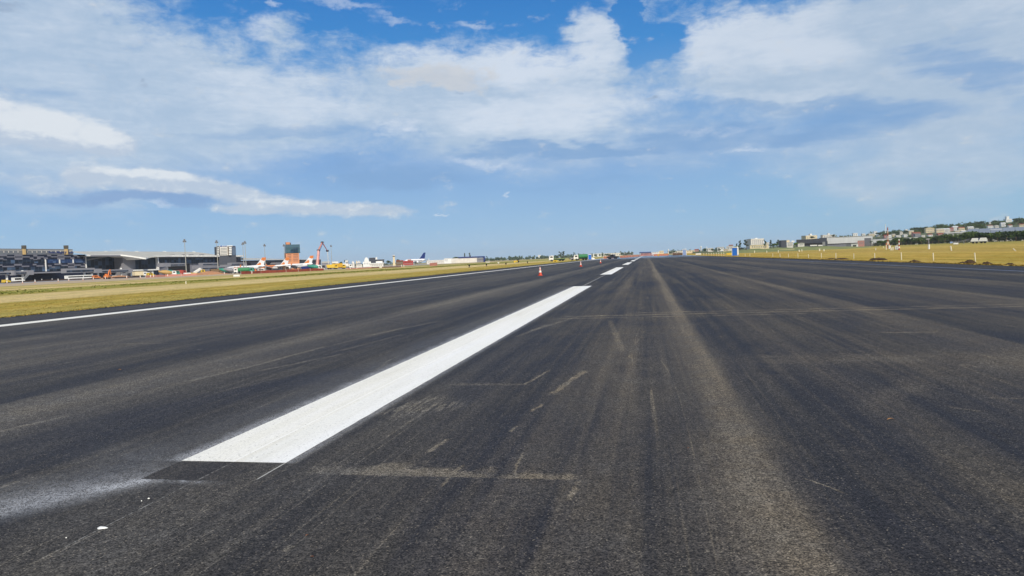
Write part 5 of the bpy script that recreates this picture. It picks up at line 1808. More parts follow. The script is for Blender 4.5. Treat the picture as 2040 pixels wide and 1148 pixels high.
f = plain('canopy_building', 'white canopy with a dark opening before the pale hall', 'canopy', 1696, 486.4, 1709.5, 491.5, 640, M['white'], ('flat', M['white'], .6), None, 7)
f.box('opening', 1699, 488.4, 1706, 491.3, M['black'], -.15, .03)
plain('shed', 'small grey shed between the lower wall and white canopy', 'shed', 1686, 487, 1695, 491.4, 640, M['grey'], ('flat', M['lgrey'], .4), (1688, 488.4, 1694, 490, 1, 2), 6)
f = plain('warehouse', 'long white wall running right behind the hedge trees', 'warehouse', 1736, 474.5, 1820, 486, 760, M['white'], ('flat', M['groof'], .4), None, 30, RT_(-10))
f = plain('warehouse', 'long grey metal roof with white strips above the hedge at far right', 'warehouse', 1925, 464, 2075, 473, 640, M['offwhite'], None, None, 30)
x0, x1 = f.xz(1925, 462, 0)[0], f.xz(2075, 462, 0)[0]
q = MB()
for i in range(6):
    a, c = x0 + (x1 - x0) * i / 6, x0 + (x1 - x0) * (i + 1) / 6 - .2
    k = i * .55
    q.prism_yz([(-1, f.xz(1925 + i * 25, 466 - i * 1.0, 0)[1]), (34, f.xz(1925 + i * 25, 466 - i * 1.0, 0)[1] + 4.0), (34, f.xz(1925 + i * 25, 466 - i * 1.0, 0)[1] + 3.0)], a, c)
q.build('roof', M['groof'], f.t)
f.box('skylight_strip', 1972, 456.8, 1996, 457.8, M['white'], 20, 20.6)
f = plain('warehouse', 'low white-roofed shed left of the long grey roof above the hedge', 'warehouse', 1888, 464.6, 1928, 472, 660, M['offwhite'], ('side', M['zinc'], 2.6), None, 22)

# houses on the hillside
HH = [
    (1700, 465, 1708.5, 472, 'white', 'flat', 'white', 'white tower house above the pale hall on the skyline'), (1731, 467, 1742, 472, 'cream', 'side', 'zinc', 'cream house with a pale roof at the left end of the hill'), (1741, 461.5, 1747.5, 468, 'white', 'flat', 'white', 'square white block on the hill left of the white mast'),
    (1718, 466, 1724, 471, 'offwhite', 'flat', 'white', 'small off-white house above the right half of the pale hall'), (1762, 469.5, 1768.6, 475, 'pink', 'side', 'tile', 'red-roofed house immediately left of the lattice tower'), (1769.5, 468.5, 1776, 477, 'white', 'flat', 'white', 'bright white house immediately right of the lattice tower'),
    (1793, 463, 1799, 468, 'offwhite', 'side', 'zinc', 'pale house half hidden among the dark hill trees'), (1804, 457.5, 1809, 462, 'white', 'flat', 'white', 'small white house alone on the tree line of the hill'), (1811, 460.5, 1821, 467, 'cream', 'side', 'zinc', 'cream house left of the wide pinkish house on the hill'),
    (1819, 464, 1834, 471, 'pink', 'side', 'tile', 'wide pinkish house with a terracotta roof on the hill'), (1823, 466, 1833, 473, 'lgrey', 'flat', 'grey', 'grey house below the wide pinkish one on the hill'), (1844.5, 455, 1861.5, 464, 'cream', 'gable', 'cream', 'large cream house with a stepped gable on the hill'),
    (1866, 457, 1881, 466, 'cream', 'side', 'offwhite', 'long cream terrace right of the large cream house'), (1881, 456.5, 1893, 464, 'offwhite', 'side', 'white', 'white house adjoining the long cream terrace'), (1893, 455, 1900, 461, 'pink', 'side', 'tile', 'small pinkish house with a terracotta roof between two white houses on the hill'),
    (1899, 452, 1909, 459.5, 'white', 'side', 'white', 'white house with a pale sloping roof below the crest'), (1910, 454, 1922, 460, 'cream', 'side', 'tile', 'cream house with a brown roof below the crest'), (1929, 453, 1940, 459, 'offwhite', 'side', 'white', 'white house left of the large round tree on the hill'),
    (1968.5, 449.5, 1979, 456, 'white', 'gable', 'tile', 'white house with a steep brown roof near the crest'), (1995, 445, 2004, 452, 'white', 'side', 'white', 'white house among trees below the crest tower'), (2031, 447, 2044, 452, 'cream', 'side', 'tile', 'cream house at the far right edge of the hill'),
    (1971, 442.5, 1975, 446, 'white', 'flat', 'white', 'tiny white house peeping over the crest trees'), (1869, 466, 1880, 469, 'pink', 'side', 'tile', 'low pinkish house under the cream terrace'), (1945, 462.5, 1951, 466, 'offwhite', 'side', 'tile', 'small off-white house under the light green tree'),
    (1748, 468.5, 1753, 472, 'white', 'flat', 'white', 'tiny white house left of the thin white mast'), (1778, 467.5, 1784, 471, 'cream', 'side', 'zinc', 'tiny cream house right of the lattice tower'), (1786, 470, 1795, 475, 'offwhite', 'side', 'zinc', 'low off-white house above the white wall among dark trees'),
    (1801, 468, 1808, 472.5, 'white', 'side', 'zinc', 'small white house above the right end of the white wall'), (1836, 469, 1843, 473, 'offwhite', 'flat', 'white', 'small off-white house below and left of the large cream house'), (1850, 467.5, 1858, 471.5, 'white', 'side', 'tile', 'small white house directly below the large cream house'),
    (1884, 464.5, 1892, 468.5, 'white', 'side', 'zinc', 'small white house under the white house by the terrace'), (1903, 460.5, 1912, 464.5, 'cream', 'side', 'zinc', 'low cream house just above the white-roofed shed'), (1917, 461, 1926, 464.5, 'white', 'side', 'white', 'low white house left of the long grey roof'),
    (1983, 450.5, 1990, 454.5, 'offwhite', 'side', 'zinc', 'small off-white house right of the steep brown roof'), (2010, 449, 2017, 453, 'white', 'side', 'tile', 'small white house below the crest tower block'), (1944, 455.5, 1950, 459, 'white', 'flat', 'white', 'tiny white house left of the light green tree')]
for (u0, vt, u1, vb, wm, rk, rm, lb) in HH:
    plain('hill_house', lb, 'house', u0, vt, u1, vb, 0, M[wm], (rk, M[rm], 1.6 if rk != 'flat' else .5), (u0 + .8, vt + 1, u1 - .8, vb - .8, 2 if vb - vt > 6 else 1, max(2, int((u1 - u0) / 3))), 9, RT_(14), 'houses on the hillside', True)
f = plain('apartment_block', 'white tower block with a dark left side on the hill crest', 'tower block', 2004.5, 436.5, 2016, 443, 0, M['white'], ('flat', M['white'], .4), (2006, 438, 2015, 441.5, 2, 4), 12, RT_(20), None, True)
f.box('roof_house', 2005.5, 431.2, 2010.5, 436.5, M['white'], 1, 9)
def proj(p):
    d = p - Vector((0, 0, EYE))
    k = d.dot(FW)
    return 1020 + F_PX * d.dot(R2) / k, 574 - F_PX * d.dot(U2) / k


# wood covering the hill between the houses
q = MB()
for _ in range(760):
    u = random.uniform(1640, 2160)
    if u < 1760 and random.random() < .5:
        continue
    a = on_d(u, 480, 1)
    az = atan2(a.x, a.y)
    D = DN + 60 + (DF - DN) * random.random() ** .8
    x, y = D * sin(az), D * cos(az)
    z = hill_z(x, y)
    r = random.uniform(2.6, 6.0)
    uu, vv = proj(Vector((x, y, z)))
    wd = r * F_PX / D
    if any(h_[0] - wd * .8 < uu < h_[2] + wd * .8 and h_[3] - 1.5 < vv < h_[3] + wd * 1.5 + 1 for h_ in HH + [(2004, 431, 2016, 443)]):
        continue
    leaves(q, x, y, z + r * .6, r, r, r * .8, 60, 1.1, 5)
tag(q.build('hillside_wood', FOL['mid'], fix=False), 'dark green wood covering the hillside between the houses', 'wood', kind='stuff')

# a thin white mast far off
p, D_ = on_hill(1764.2, 471)
top = on_d(1764.2, 448, D_).z
t = thing('radio_mast', 'thin plain white mast rising from the hill behind the lattice tower', 'mast', p)
MB().cyl((0, 0, 0), (0, 0, (top - p.z)), .75, .5, 8).build('pole', M['white'], t)
MB().lathe([(.9, 0), (.9, .6), (.5, .7)], (0, 0, top - p.z), 8).build('cap', M['white'], t)

# ------------------------------------------------------------------ navigation equipment on the right field
p = on_ground(1768.8, 495)
top = on_d(1768.8, 453, sqrt(p.x ** 2 + p.y ** 2)).z - p.z
t = thing('lattice_tower', 'tall red and white lattice tower in the right field', 'lattice tower', p)
MR, MW = pm('mast_red', (160, 92, 74), .6, var=.1), pm('mast_white', (196, 176, 160), .6, var=.1)
nseg = 7
for k in range(nseg):
    z0_, z1_ = top * k / nseg, top * (k + 1) / nseg
    w0, w1 = .34 - .18 * k / nseg, .34 - .18 * (k + 1) / nseg
    q = MB()
    for i in range(4):
        a, c = pi / 4 + i * pi / 2, pi / 4 + (i + 1) * pi / 2
        q.cyl((w0 * cos(a), w0 * sin(a), z0_), (w1 * cos(a), w1 * sin(a), z1_), .05, .05, 5)
        q.cyl((w0 * cos(a), w0 * sin(a), z0_), (w1 * cos(c), w1 * sin(c), z1_), .03, .03, 4)
    q.build('lattice_section', MR if k % 2 == 0 else MW, t)
MB().bx(-.35, .35, -.3, .3, top * .18, top * .32).build('antenna_box', MW, t)
for dx_, hh in ((-.5, .26), (.5, .2)):
    MB().bx(dx_ - .12, dx_ + .12, -.12, .12, 0, top * hh).build('cable_post', M['orange'], t)
for (u, v, w, h, mm, lb) in [(1772.2, 496.5, .55, 1.1, 'white', 'white equipment box at the right foot of the lattice tower'), (1785.5, 498, .55, 1.0, 'white', 'left white equipment cabinet of two beside the short red and white post'), (1788, 498, .32, .8, 'pblue', 'pale blue slim cabinet beside the short red and white post')]:
    p = on_ground(u, v)
    t = thing('equipment_cabinet', lb, 'cabinet', p)
    MB().bx(-w / 2, w / 2, -.25, .25, .1, h).build('housing', M[mm], t)
    MB().bx(-w / 2 + .05, w / 2 - .05, -.27, -.252, .2, h - .1).build('door', M['offwhite'], t)
    MB().bx(-w / 2 - .04, w / 2 + .04, -.3, .3, h, h + .05).build('lid', M['white'], t)
p = on_ground(1791.2, 498.4)
t = thing('marker_mast', 'short red and white post with a pale round head in the right field', 'post', p)
for k in range(5):
    MB().cyl((0, 0, k * .45), (0, 0, (k + 1) * .45), .2 - .02 * k, .18 - .02 * k, 8).build('post_section', M['red'] if k % 2 == 0 else M['white'], t)
MB().lathe([(.05, 0), (.2, .1), (.2, .3), (.05, .42)], (0, 0, 2.25), 10).build('head', M['offwhite'], t)
p = on_ground(1850.5, 496.5)
t = thing('camera_post', 'white post with a grey camera head in the right field', 'post', p)
MB().cyl((0, 0, 0), (0, 0, 1.1), .2, .2, 10).build('base', M['white'], t)
MB().cyl((0, 0, 1.1), (-.05, 0, 2.3), .13, .1, 8).build('pole', M['lgrey'], t)
MB().bx(-.6, .15, -.14, .14, 2.2, 2.5).build('head', M['lgrey'], t)

# white stakes
first = None
stakes = [(1943.5, 521.4, 505, -2.2), (1859.7, 519.4, 505, -1.0), (1796, 519.4, 505.4, -.8), (1742.6, 516.5, 505.2, 0), (1701, 514.6, 505, 0), (1665.3, 515.2, 505.2, 0), (1636.5, 514.2, 505, -.4), (1610.5, 511.6, 505, 0), (1589.6, 512.2, 505, 0), (1570.7, 511.8, 505.4, 0), (1554, 511.8, 505.4, 0), (1539.6, 511.4, 505.2, 0),
          (1494, 511, 506.2, 0), (1484.5, 510.6, 506, 0)]
for k, (u, v, vt, lean) in enumerate(stakes):
    p = on_ground(u, v)
    k_ = max(1.0, 23.6 / p.x) if p.x < 23.6 else 23.8 / p.x
    p = Vector((p.x * k_, p.y * k_, 0))
    dep = (p - Vector((0, 0, EYE))).dot(FW)
    h = (v - vt) * dep / F_PX * 1.0
    lb = ['nearest white stake, leaning hardest, on the right verge'] + ['white stake on the right verge, %s counting away from the leaning one' % ordw(i) for i in range(13)]
    t = thing('stake', lb[k], 'stake', p, random.uniform(0, 1), 'white stakes along the right runway edge')
    dxx = lean * dep / F_PX * .8
    MB().cyl((0, 0, -.05), (dxx, 0, h), .034, .04, 8).build('pole', M['stakew'], t)
    MB().cyl((dxx, 0, h), (dxx * 1.02, 0, h + .03), .042, .034, 8).build('cap', M['white'], t)
rear = [(2024.5, 500.5, 495.5, -5.5, 'pale stake fallen aslant at the far right of the field'), (1895.5, 499.8, 491, -1.6, 'thick white leaning stake in the second row, rightmost upright one'), (1641.2, 500.6, 497, 0, 'white stake in the second row right of the grey box'), (1632.5, 500.2, 496, 0, 'grey-white box post in the second row'),
        (1597.4, 501, 497, 0, 'right stake of the close pair in the second row'), (1592, 501.5, 498, 0, 'left thicker stake of the close pair in the second row'), (1550.5, 503.2, 499.4, 0, 'slim stake in the second row right of the long cream sign'), (1527.5, 503.6, 500, 0, 'slim stake left of the low cream board'),
        (1503.2, 503.8, 500, 0, 'twin white stake in the second row behind the toilet field'), (1484.8, 503.4, 501.2, 0, 'shortest far stake just right of the blue toilet'), (1744.5, 498.6, 494.5, 0, 'thin stake left of the lattice tower'), (1765.5, 497.6, 488.5, 0, 'tall slim post immediately left of the lattice tower'),
        (1774.8, 499, 494.3, 0, 'short post right of the white equipment box'), (1778.4, 498.8, 493.3, 0, 'slim pole between the box and the cabinets'), (1760, 494, 491.8, 0, 'tiny white stub in the field left of the tower')]
for (u, v, vt, lean, lb) in rear:
    p = on_ground(u, v)
    dep = (p - Vector((0, 0, EYE))).dot(FW)
    k_ = min(1.0, 190 / dep)
    h = (v - vt) * dep / F_PX
    t = thing('stake', lb, 'stake', p, 0, 'stakes standing in the right field')
    r = .0006 * dep * (1.6 if 'thick' in lb or 'box' in lb else 1)
    MB().cyl((0, 0, -.05), (lean * dep / F_PX, 0, h), r * .9, r, 8).build('pole', M['stakew'], t)
    MB().cyl((lean * dep / F_PX, 0, h), (lean * dep / F_PX, 0, h + .04), r * 1.1, r, 8).build('cap', M['white'], t)


# low boards and signs
def board(lb, u0, vt, u1, vb, m_, cat='sign board', marks=None, legs=True, name='sign_board', D=None):
    p = on_ground((u0 + u1) / 2, vb) if D is None else on_d((u0 + u1) / 2, vb, D)
    az = atan2(p.x, p.y)
    dep = (p - Vector((0, 0, EYE))).dot(FW)
    w, h = (u1 - u0) * dep / F_PX, (vb - vt) * dep / F_PX
    t = thing(name, lb, cat, p, -az * .5)
    l = .2 * h if legs else 0
    MB().bx(-w / 2, w / 2, -.12, .12, l, h).build('panel', m_, t, bevel=.03)
    if legs:
        for s in (-.35, 0, .35):
            MB().cyl((s * w, 0, -.1), (s * w, 0, l), .06, .06, 6).build('leg', M['steel'], t)
    if marks:
        for (a, c, z0_, z1_) in marks:
            MB().bx(w * a, w * c, -.145, -.125, h * z0_, h * z1_).build('marking', M['black'], t)
    return t


board('white low sign board in the left field before the aircraft', 465.5, 547.6, 477.5, 552.2, M['white'])
board('small white stake marker in the straw-coloured band of the left field', 370, 560, 371.2, 566, M['stakew'], 'stake', None, False, 'field_marker')
board('yellow sign with dark characters on the left runway verge', 1102.6, 518.4, 1110.4, 523.6, M['yellow'], marks=[(-.22, -.08, .35, .75), (-.02, .06, .35, .75), (.12, .24, .45, .75)])
board('white wide sign board in the green grass far down the left verge', 968, 521.8, 976, 523.4, M['white'])
board('small square white sign in the green grass of the left verge', 991.5, 522.8, 994.5, 525.2, M['white'])
board('large white board at the far right end of the runway', 1386, 505, 1396.6, 508.2, M['white'])
board('low yellow board beside the blue portable toilet on the right', 1447.5, 504.2, 1458, 509.4, M['yellow'])
board('long cream board on short legs in the right field', 1553, 496.6, 1582, 500, M['cream'])
board('white board with dark marks below the dark warehouse', 1639, 491.8, 1646.4, 495, M['white'], marks=[(-.2, -.05, .4, .8), (.05, .2, .4, .8)])
board('white board left of the two trailers before the tree row', 1900, 483.8, 1908.4, 487.8, M['white'])
board('low white board under the yellow tipper trucks', 756, 530, 761, 535, M['offwhite'])
# dark edge lights in the left verge
first = None
for k, (u, v) in enumerate([(935, 533.2), (969.3, 530.6), (1008, 528.4), (1051, 525.2)]):
    p = on_ground(u, v)
    lb = 'small dark edge light in the left verge, %s from the left' % ordw(k)
    if first is None:
        t = thing('edge_light', lb, 'edge light', p, 0, 'dark edge lights in the left verge')
        MB().lathe([(.22, 0), (.22, .06), (.07, .08)], n=10).build('base', M['dgrey'], t)
        MB().cyl((0, 0, .08), (0, 0, .3), .07, .07, 8).build('stem', M['black'], t)
        MB().lathe([(.1, 0), (.2, .05), (.2, .28), (.08, .36)], (0, 0, .3), 10).build('lamp', M['black'], t)
        first = t
    else:
        dup(first, p, label=lb)

# ------------------------------------------------------------------ traffic cones
CONE = banded('cone_bands', [(0, (206, 74, 44)), (.36, (236, 226, 216)), (.60, (214, 92, 62)), (.70, (232, 208, 200)), (.93, (206, 80, 54))], 2, 0, .75)
first = None
for k, (u, v, lb) in enumerate([(1076.3, 549.6, 'nearest orange and white traffic cone on the runway'), (1157, 531.4, 'middle traffic cone of three, darker, on the runway'), (1196.4, 524.6, 'farthest and smallest traffic cone of the three on the runway')]):
    p = on_ground(u, v)
    if first is None:
        t = thing('traffic_cone', lb, 'traffic cone', p + Vector((0, 0, .012)), .3, 'traffic cones on the runway')
        MB().bx(-.21, .21, -.21, .21, 0, .035).build('base', pm('cone_base', (186, 62, 40), .7, var=.2), t, bevel=.008)
        MB().lathe([(.165, .035), (.155, .05), (.035, .74), (.03, .75)], n=24).build('cone', CONE, t)
        first = t
    else:
        dup(first, p + Vector((0, 0, .012)), .9 * k, lb)


# ------------------------------------------------------------------ portable toilets
def toilet(lb, p, rz, col, h=2.3):
    t = thing('portable_toilet', lb, 'portable toilet', p, rz)
    MB().bx(-.6, .6, -.6, .6, 0, .16).build('base', M['lgrey'], t)
    b_ = MB().bx(-.55, .55, -.55, .55, .16, h - .2).build('body', col, t)
    MB().bx(-.42, .42, -.58, -.552, .22, h - .3).build('door', col, t)
    MB().prism_xz([(-.62, h - .2), (.62, h - .2), (.45, h + .02), (-.45, h + .02)], -.62, .62).build('roof', M['white'], t)
    MB().bx(.552, .6, -.5, .5, .3, h - .35).build('lit_side_panel', M['white'], t)  # white on the right only, painted as that face in sun
    for sx in (-.57, .57):
        MB().bx(sx - .04, sx + .04, -.6, -.5, .16, h - .2).build('corner_post', M['white'], t)
    MB().cyl((.35, .35, h), (.35, .35, h + .25), .06, .06, 8).build('vent_pipe', M['white'], t)
    return t


p = on_ground(1465, 511.4)
toilet('blue portable toilet with a white roof on the right verge', p * (23.6 / p.x), radians(-20), M['blue']).scale = (1.25, 1.25, 1.06)
p = on_ground(1175, 517.6)
toilet('blue portable toilet behind the green truck at the far left edge', p, radians(10), M['blue']).scale = (1.15, 1.15, 1.0)
p = on_ground(1364, 509.6)
toilet('pale grey-blue booth standing at the far right end of the runway', p, radians(-10), M['pblue']).scale = (1.35, 1.35, 1.35)

# ------------------------------------------------------------------ trucks and figures at the far end
p = on_ground(1128, 519.8)
truck('white rounded truck with a green flatbed on the far left verge', 'flatbed truck', (p.x - .5, p.y, 0), radians(192), 'flat', M['white'], M['green'], 7.5, 2.5, 3.0, 'trucks at the far left verge').scale = (.88, .88, .8)
p = on_ground(1164, 518.6)
truck('white and green tank truck in front of the far blue toilet', 'tank truck', (p.x + 1.5, p.y, 0), radians(186), 'tank', M['white'], M['green'], 6.8, 2.5, 3.0, 'trucks at the far left verge').scale = (.82, .82, .78)
p = on_ground(1152, 518.4)
van('grey pickup with dark windows left of the green tank truck', 'pickup', (p.x + 1.2, p.y - 3, 0), radians(200), M['lgrey'], 4.6, 1.9, 1.8, 'pickup', 'trucks at the far left verge')
heap('gravel_heap', 'small white heap of gravel right of the far blue toilet', on_ground(1181, 517), 1.1, 1.1, .9, M['offwhite'])
p = on_ground(1029, 523.6)
t = thing('compact_roller', 'small yellow machine with a black canopy in the green grass', 'roller', p, radians(20))
MB().cyl((-.9, -.5, .4), (-.9, .5, .4), .4, .4, 12).build('drum', M['yellow'], t)
MB().bx(-1.3, .6, -.5, .5, .5, .9).build('body', M['yellow'], t)
MB().cyl((.8, -.5, .4), (.8, .5, .4), .4, .4, 12).build('drum', M['black'], t)
MB().bx(.25, .85, -.4, .4, .9, 1.35).build('seat', M['black'], t)
MB().bx(.1, 1.1, -.5, .5, 1.55, 1.65).build('canopy', M['black'], t)
for s in (-.42, .42):
    MB().cyl((.95, s, .8), (.95, s, 1.55), .05, .05, 6).build('canopy_post', M['black'], t)
p = on_ground(1231, 515.6)
van('dark pickup beside the orange netting at the far end of the runway', 'pickup', p, radians(160), M['dgrey'], 4.6, 1.9, 1.8, 'pickup', None)
net('orange_netting', 'orange netting fence along the far left verge', [(1202, 515.8), (1226, 514.4)], 1.3, M['orangenet'], 'netting fence')
net('orange_netting', 'longest orange netting fence crossing toward the runway end', [(1235, 514.2), (1258, 512.8), (1274, 511.3)], 1.2, M['orangenet'], 'netting fence')
net('orange_netting', 'orange netting fence right of the red barrier at the runway end', [(1302, 510.6), (1332, 509.4)], 1.3, M['orangenet'], 'netting fence')
net('orange_netting', 'orange netting fence left of the pale booth at the runway end', [(1340, 509.0), (1362, 508.4)], 1.7, M['orangenet'], 'netting fence')
p = on_ground(1288, 510.9)
t = thing('runway_barrier', 'wide red and pink barrier on slanting legs across the runway end', 'barrier', p)
w = 13 * (p - Vector((0, 0, EYE))).dot(FW) / F_PX
MB().bx(-w, w, -.2, .2, .4, 1.0).build('lower_rail', M['pinkish'], t)
MB().bx(-w * .82, w * .82, -.15, .15, 1.3, 1.7).build('upper_rail', M['red'], t)
for s in (-1, 1):
    MB().cyl((s * w, 0, 0), (s * w * .9, 0, 2.2), .12, .12, 6).build('end_post', M['white'], t)
    MB().cyl((s * w * .4, 0, 0), (s * w * .4, 0, 2.0), .1, .1, 6).build('post', M['white'], t)
for (u, v, lb) in ((1311.5, 511, 'small yellow board before the orange netting at the runway end'),):
    board(lb, u - 1.2, v - 4.6, u + 1.2, v, M['yellow'])
first = None
for k in range(9):
    u = 1402 + k * 5.0
    p = on_ground(u, 508.9 + .12 * k)
    p = p * (24.2 / p.x)
    lb = 'short orange-white stake by the far right board, %s from the left' % ordw(k)
    if first is None:
        t = thing('short_stake', lb, 'stake', p, 0, 'short stakes at the far right of the runway')
        MB().cyl((0, 0, -.05), (0, 0, .95), .09, .09, 8).build('pole', M['stakew'], t)
        MB().cyl((0, 0, .25), (0, 0, .5), .1, .1, 8).build('band', M['orange'], t)
        first = t
    else:
        dup(first, p, label=lb)

# two white trailers with a conveyor arm
for (u, dx_, lb, arm) in ((1942, 0, 'white site trailer with a long grey conveyor arm reaching left', True), (1958.5, 0, 'white site trailer with a dark blue front, right of the conveyor one', False)):
    p = on_x(u, 486, 150)
    p.z = gz(150)
    t = thing('site_trailer', lb, 'trailer', p, radians(-20))
    MB().prism_xz([(-1.7, .9), (1.6, .9), (1.6, 1.6), (1.2, 2.5), (-1.1, 2.5), (-1.7, 1.3)], -1.1, 1.1).build('body', M['white'], t, bevel=.05)
    MB().bx(-1.75, -1.2, -.9, .9, 1.3, 2.3).build('front_panel', M['black'] if arm else M['navy'], t)
    for x in (-.6, .7):
        for s in (-1, 1):
            MB().cyl((x, s * .9, .42), (x, s * 1.12, .42), .42, .42, 12).build('wheel', M['black'], t)
    MB().bx(-1.6, 1.5, -.9, .9, .7, .9).build('chassis', M['dgrey'], t)
    if arm:
        q = MB()
        q.cyl((-1.5, 0, 2.3), (-5, 0, 1.5), .1, .1, 6)
        q.cyl((-1.5, 0, 1.5), (-5, 0, 1.2), .1, .1, 6)
        q.cyl((-5, 0, 1.35), (-9.5, 0, 1.0), .14, .12, 6)
        for i in range(5):
            q.cyl((-1.6 - i * .75, 0, 2.25 - i * .17), (-2.0 - i * .75, 0, 1.45 - i * .06), .05, .05, 5)
        q.build('conveyor_arm', M['steel'], t)
        MB().bx(-9.8, -8.7, -.5, .5, .5, 1.3).build('hopper', M['pblue'], t)
        MB().cyl((-4.3, 0, 0), (-4.3, 0, 1.2), .14, .14, 6).build('support_leg', M['steel'], t)

# ------------------------------------------------------------------ far left and centre skyline
def far(name, lb, cat, u0, vt, u1, vb, D, m_, roof=None, win=None, depth=10, turn=0):
    return plain(name, lb, cat, u0, vt, u1, vb, D, m_, roof, win, depth, turn)


far('shed', 'low grey-roofed shed between the pump boom and the green trees', 'shed', 641, 524, 657, 533, 760, M['lgrey'], ('side', M['zinc'], 3.0), None, 12)
far('shed', 'white low building above the green trees behind yellow trucks', 'building', 661, 521.6, 674, 530, 800, M['white'], ('flat', M['white'], .5), (662, 523, 673, 527, 1, 4))
gtree('round green tree behind the yellow trucks', 667, 531, 524, 13, 700, FOL['mid'], 'bush', 260)
gtree('dark tree immediately left of the white silo house', 678, 531, 520.5, 9, 720, FOL['dark'], 'round', 260)
gtree('tall dark tree behind the white silo house', 690, 531, 517, 11, 740, FOL['dark'], 'round', 300)
f = far('silo_house', 'tall narrow white silo house with a dark opening', 'silo', 688.2, 519, 693.4, 532, 600, M['white'], ('flat', M['white'], .4), None, 4)
f.box('opening', 690, 521.5, 692.4, 525, M['dgrey'], -.15, .03)
f.box('brick_base', 691, 526, 695.5, 530, M['brick'], -.6, -.1)
t = Front('storage_tank', 'largest cream tank with a conical top right of the silo house', 'tank', 702, 620)
r_ = t.xz(706, 525)[0]
zt = t.xz(702, 520.5)[1]
MB().lathe([(r_, 0), (r_, zt * .72), (r_ * .3, zt)], n=18).build('shell', M['offwhite'], t.t)
MB().bx(r_, r_ + .5, -.3, .3, 0, zt * .8).build('ladder', M['steel'], t.t)
t = Front('storage_tank', 'small pale tank behind the largest cream one', 'tank', 709, 660)
r_ = t.xz(711.5, 525)[0]
zt = t.xz(709, 519.6)[1]
MB().lathe([(r_, 0), (r_, zt * .78), (r_ * .3, zt)], n=18).build('shell', M['cream'], t.t)
MB().bx(r_, r_ + .5, -.3, .3, 0, zt * .8).build('ladder', M['steel'], t.t)
far('house', 'white gabled house right of the tanks', 'house', 711, 521.4, 718, 527, 640, M['offwhite'], ('gable', M['white'], 1.8), (712.5, 523.4, 717, 526, 1, 2), 6)
far('house', 'grey-roofed low white house before the tanks', 'house', 710, 526.2, 721, 531, 600, M['offwhite'], ('side', M['groof'], 1.2), (712, 527.6, 719, 530, 1, 3), 6)
f = far('factory_building', 'white barrel-roofed building joined to a dark block', 'factory', 723, 521.5, 739, 529, 680, M['white'], None, (724.5, 523.5, 737, 527, 2, 4), 12)
q = MB()
x0, z0_ = f.xz(725.5, 521.6)
x1 = f.xz(735, 521.6)[0]
zt = f.xz(730, 513)[1]
pp = [(x0 + (x1 - x0) * i / 12, z0_ + (zt - z0_) * sin(pi * i / 12) ** .55) for i in range(13)]
q.prism_xz(pp, 0, 10)
q.build('barrel_roof', M['white'], f.t)
f = far('factory_building', 'dark grey block between two white-fronted factory buildings', 'factory', 735.5, 514, 748, 529, 700, M['dgrey'], ('flat', M['grey'], .4), None, 12)
f.box('roof_dome', 748, 512.8, 751.6, 518, M['white'], 1, 6)
f = far('factory_building', 'white and dark panelled factory building right of the dark block', 'factory', 748, 517.4, 765.5, 529, 680, M['dgrey'], ('flat', M['grey'], .4), None, 12)
f.box('white_front', 749, 520.5, 762, 525.5, M['white'], -.3, -.02)
f.box('canopy', 738, 524, 765.5, 525.4, M['white'], -2.5, -.35)
far('shed', 'low white shed below the panelled factory', 'shed', 737, 526, 764, 530.5, 600, M['offwhite'], ('flat', M['zinc'], .5), (740, 527.4, 762, 529.4, 1, 6), 7)
# control tower
f = Front('control_tower', 'cream control tower flaring below a glazed cab', 'control tower', 784, 720)
x = lambda u, v: f.xz(u, v)[0]
zt = lambda v: f.xz(784, v)[1]
k = x(787.5, 515)
MB().bx(-k, k, 0, 2 * k, -1, zt(515), tp=.62).build('shaft', M['cream'], f.t)
MB().bx(-k * .62, k * .62, .4 * k, 1.6 * k, zt(515), zt(511.4), tp=1.15).build('collar', M['cream'], f.t)
MB().bx(-k * .8, k * .8, .2 * k, 1.8 * k, zt(511.4), zt(509.6), tp=1.1).build('cab_glazing', GLW, f.t)
MB().bx(-k * .85, k * .85, .1 * k, 1.9 * k, zt(509.6), zt(508.4)).build('cab_roof', M['white'], f.t)
MB().cyl((0, k, zt(508.4)), (0, k, zt(505)), .15, .08, 6).build('aerial', M['steel'], f.t)
far('house', 'brown brick house between the control tower and red roof', 'house', 789, 520.5, 803, 528, 700, M['timber'], ('side', M['tile'], 1.8), (790, 522.5, 802, 526, 1, 4), 8)
gtree('dark round tree above the brown house', 793.5, 525, 516.6, 8, 740, FOL['dark'], 'round', 240)
gtree('dark tree left of the control tower', 773.5, 528, 519, 10, 740, FOL['gum'], 'round', 240)
f = far('shed', 'red-roofed shed behind the blue-tailed airliner', 'shed', 803, 522.6, 823, 528, 740, M['red'], ('side', M['red'], 3.0), (805, 524, 821, 526.6, 1, 4), 10)
f.box('roof_lantern', 812, 517.2, 819, 519.4, M['pinkish'], 3, 7)
far('airport_building', 'long white low building right of the blue-tailed airliner', 'building', 850, 519.2, 886, 524.6, 780, M['offwhite'], ('flat', M['white'], .8), (853, 520.8, 884, 523.4, 1, 9), 10)
far('airport_building', 'taller white building with grey windows left of the blue hangar', 'building', 885, 515.2, 899, 522.6, 780, M['white'], ('flat', M['white'], .4), (886, 516.6, 892.5, 521, 2, 3), 10)
f = far('hangar', 'long white hangar with a dark blue roof and frame', 'hangar', 899, 514.2, 950, 521, 800, M['offwhite'], None, None, 20)
f.box('roof', 913, 511.4, 966, 513.6, M['navy'], -.6, 20)
f.box('grey_end', 949, 513.6, 963.5, 519.4, M['lgrey'], .3, 18, True)
f.box('blue_frame', 963.4, 511.6, 966.2, 518, M['navy'], -.5, 18, True)
f.wins(951, 516.4, 962, 518.6, 1, 4)
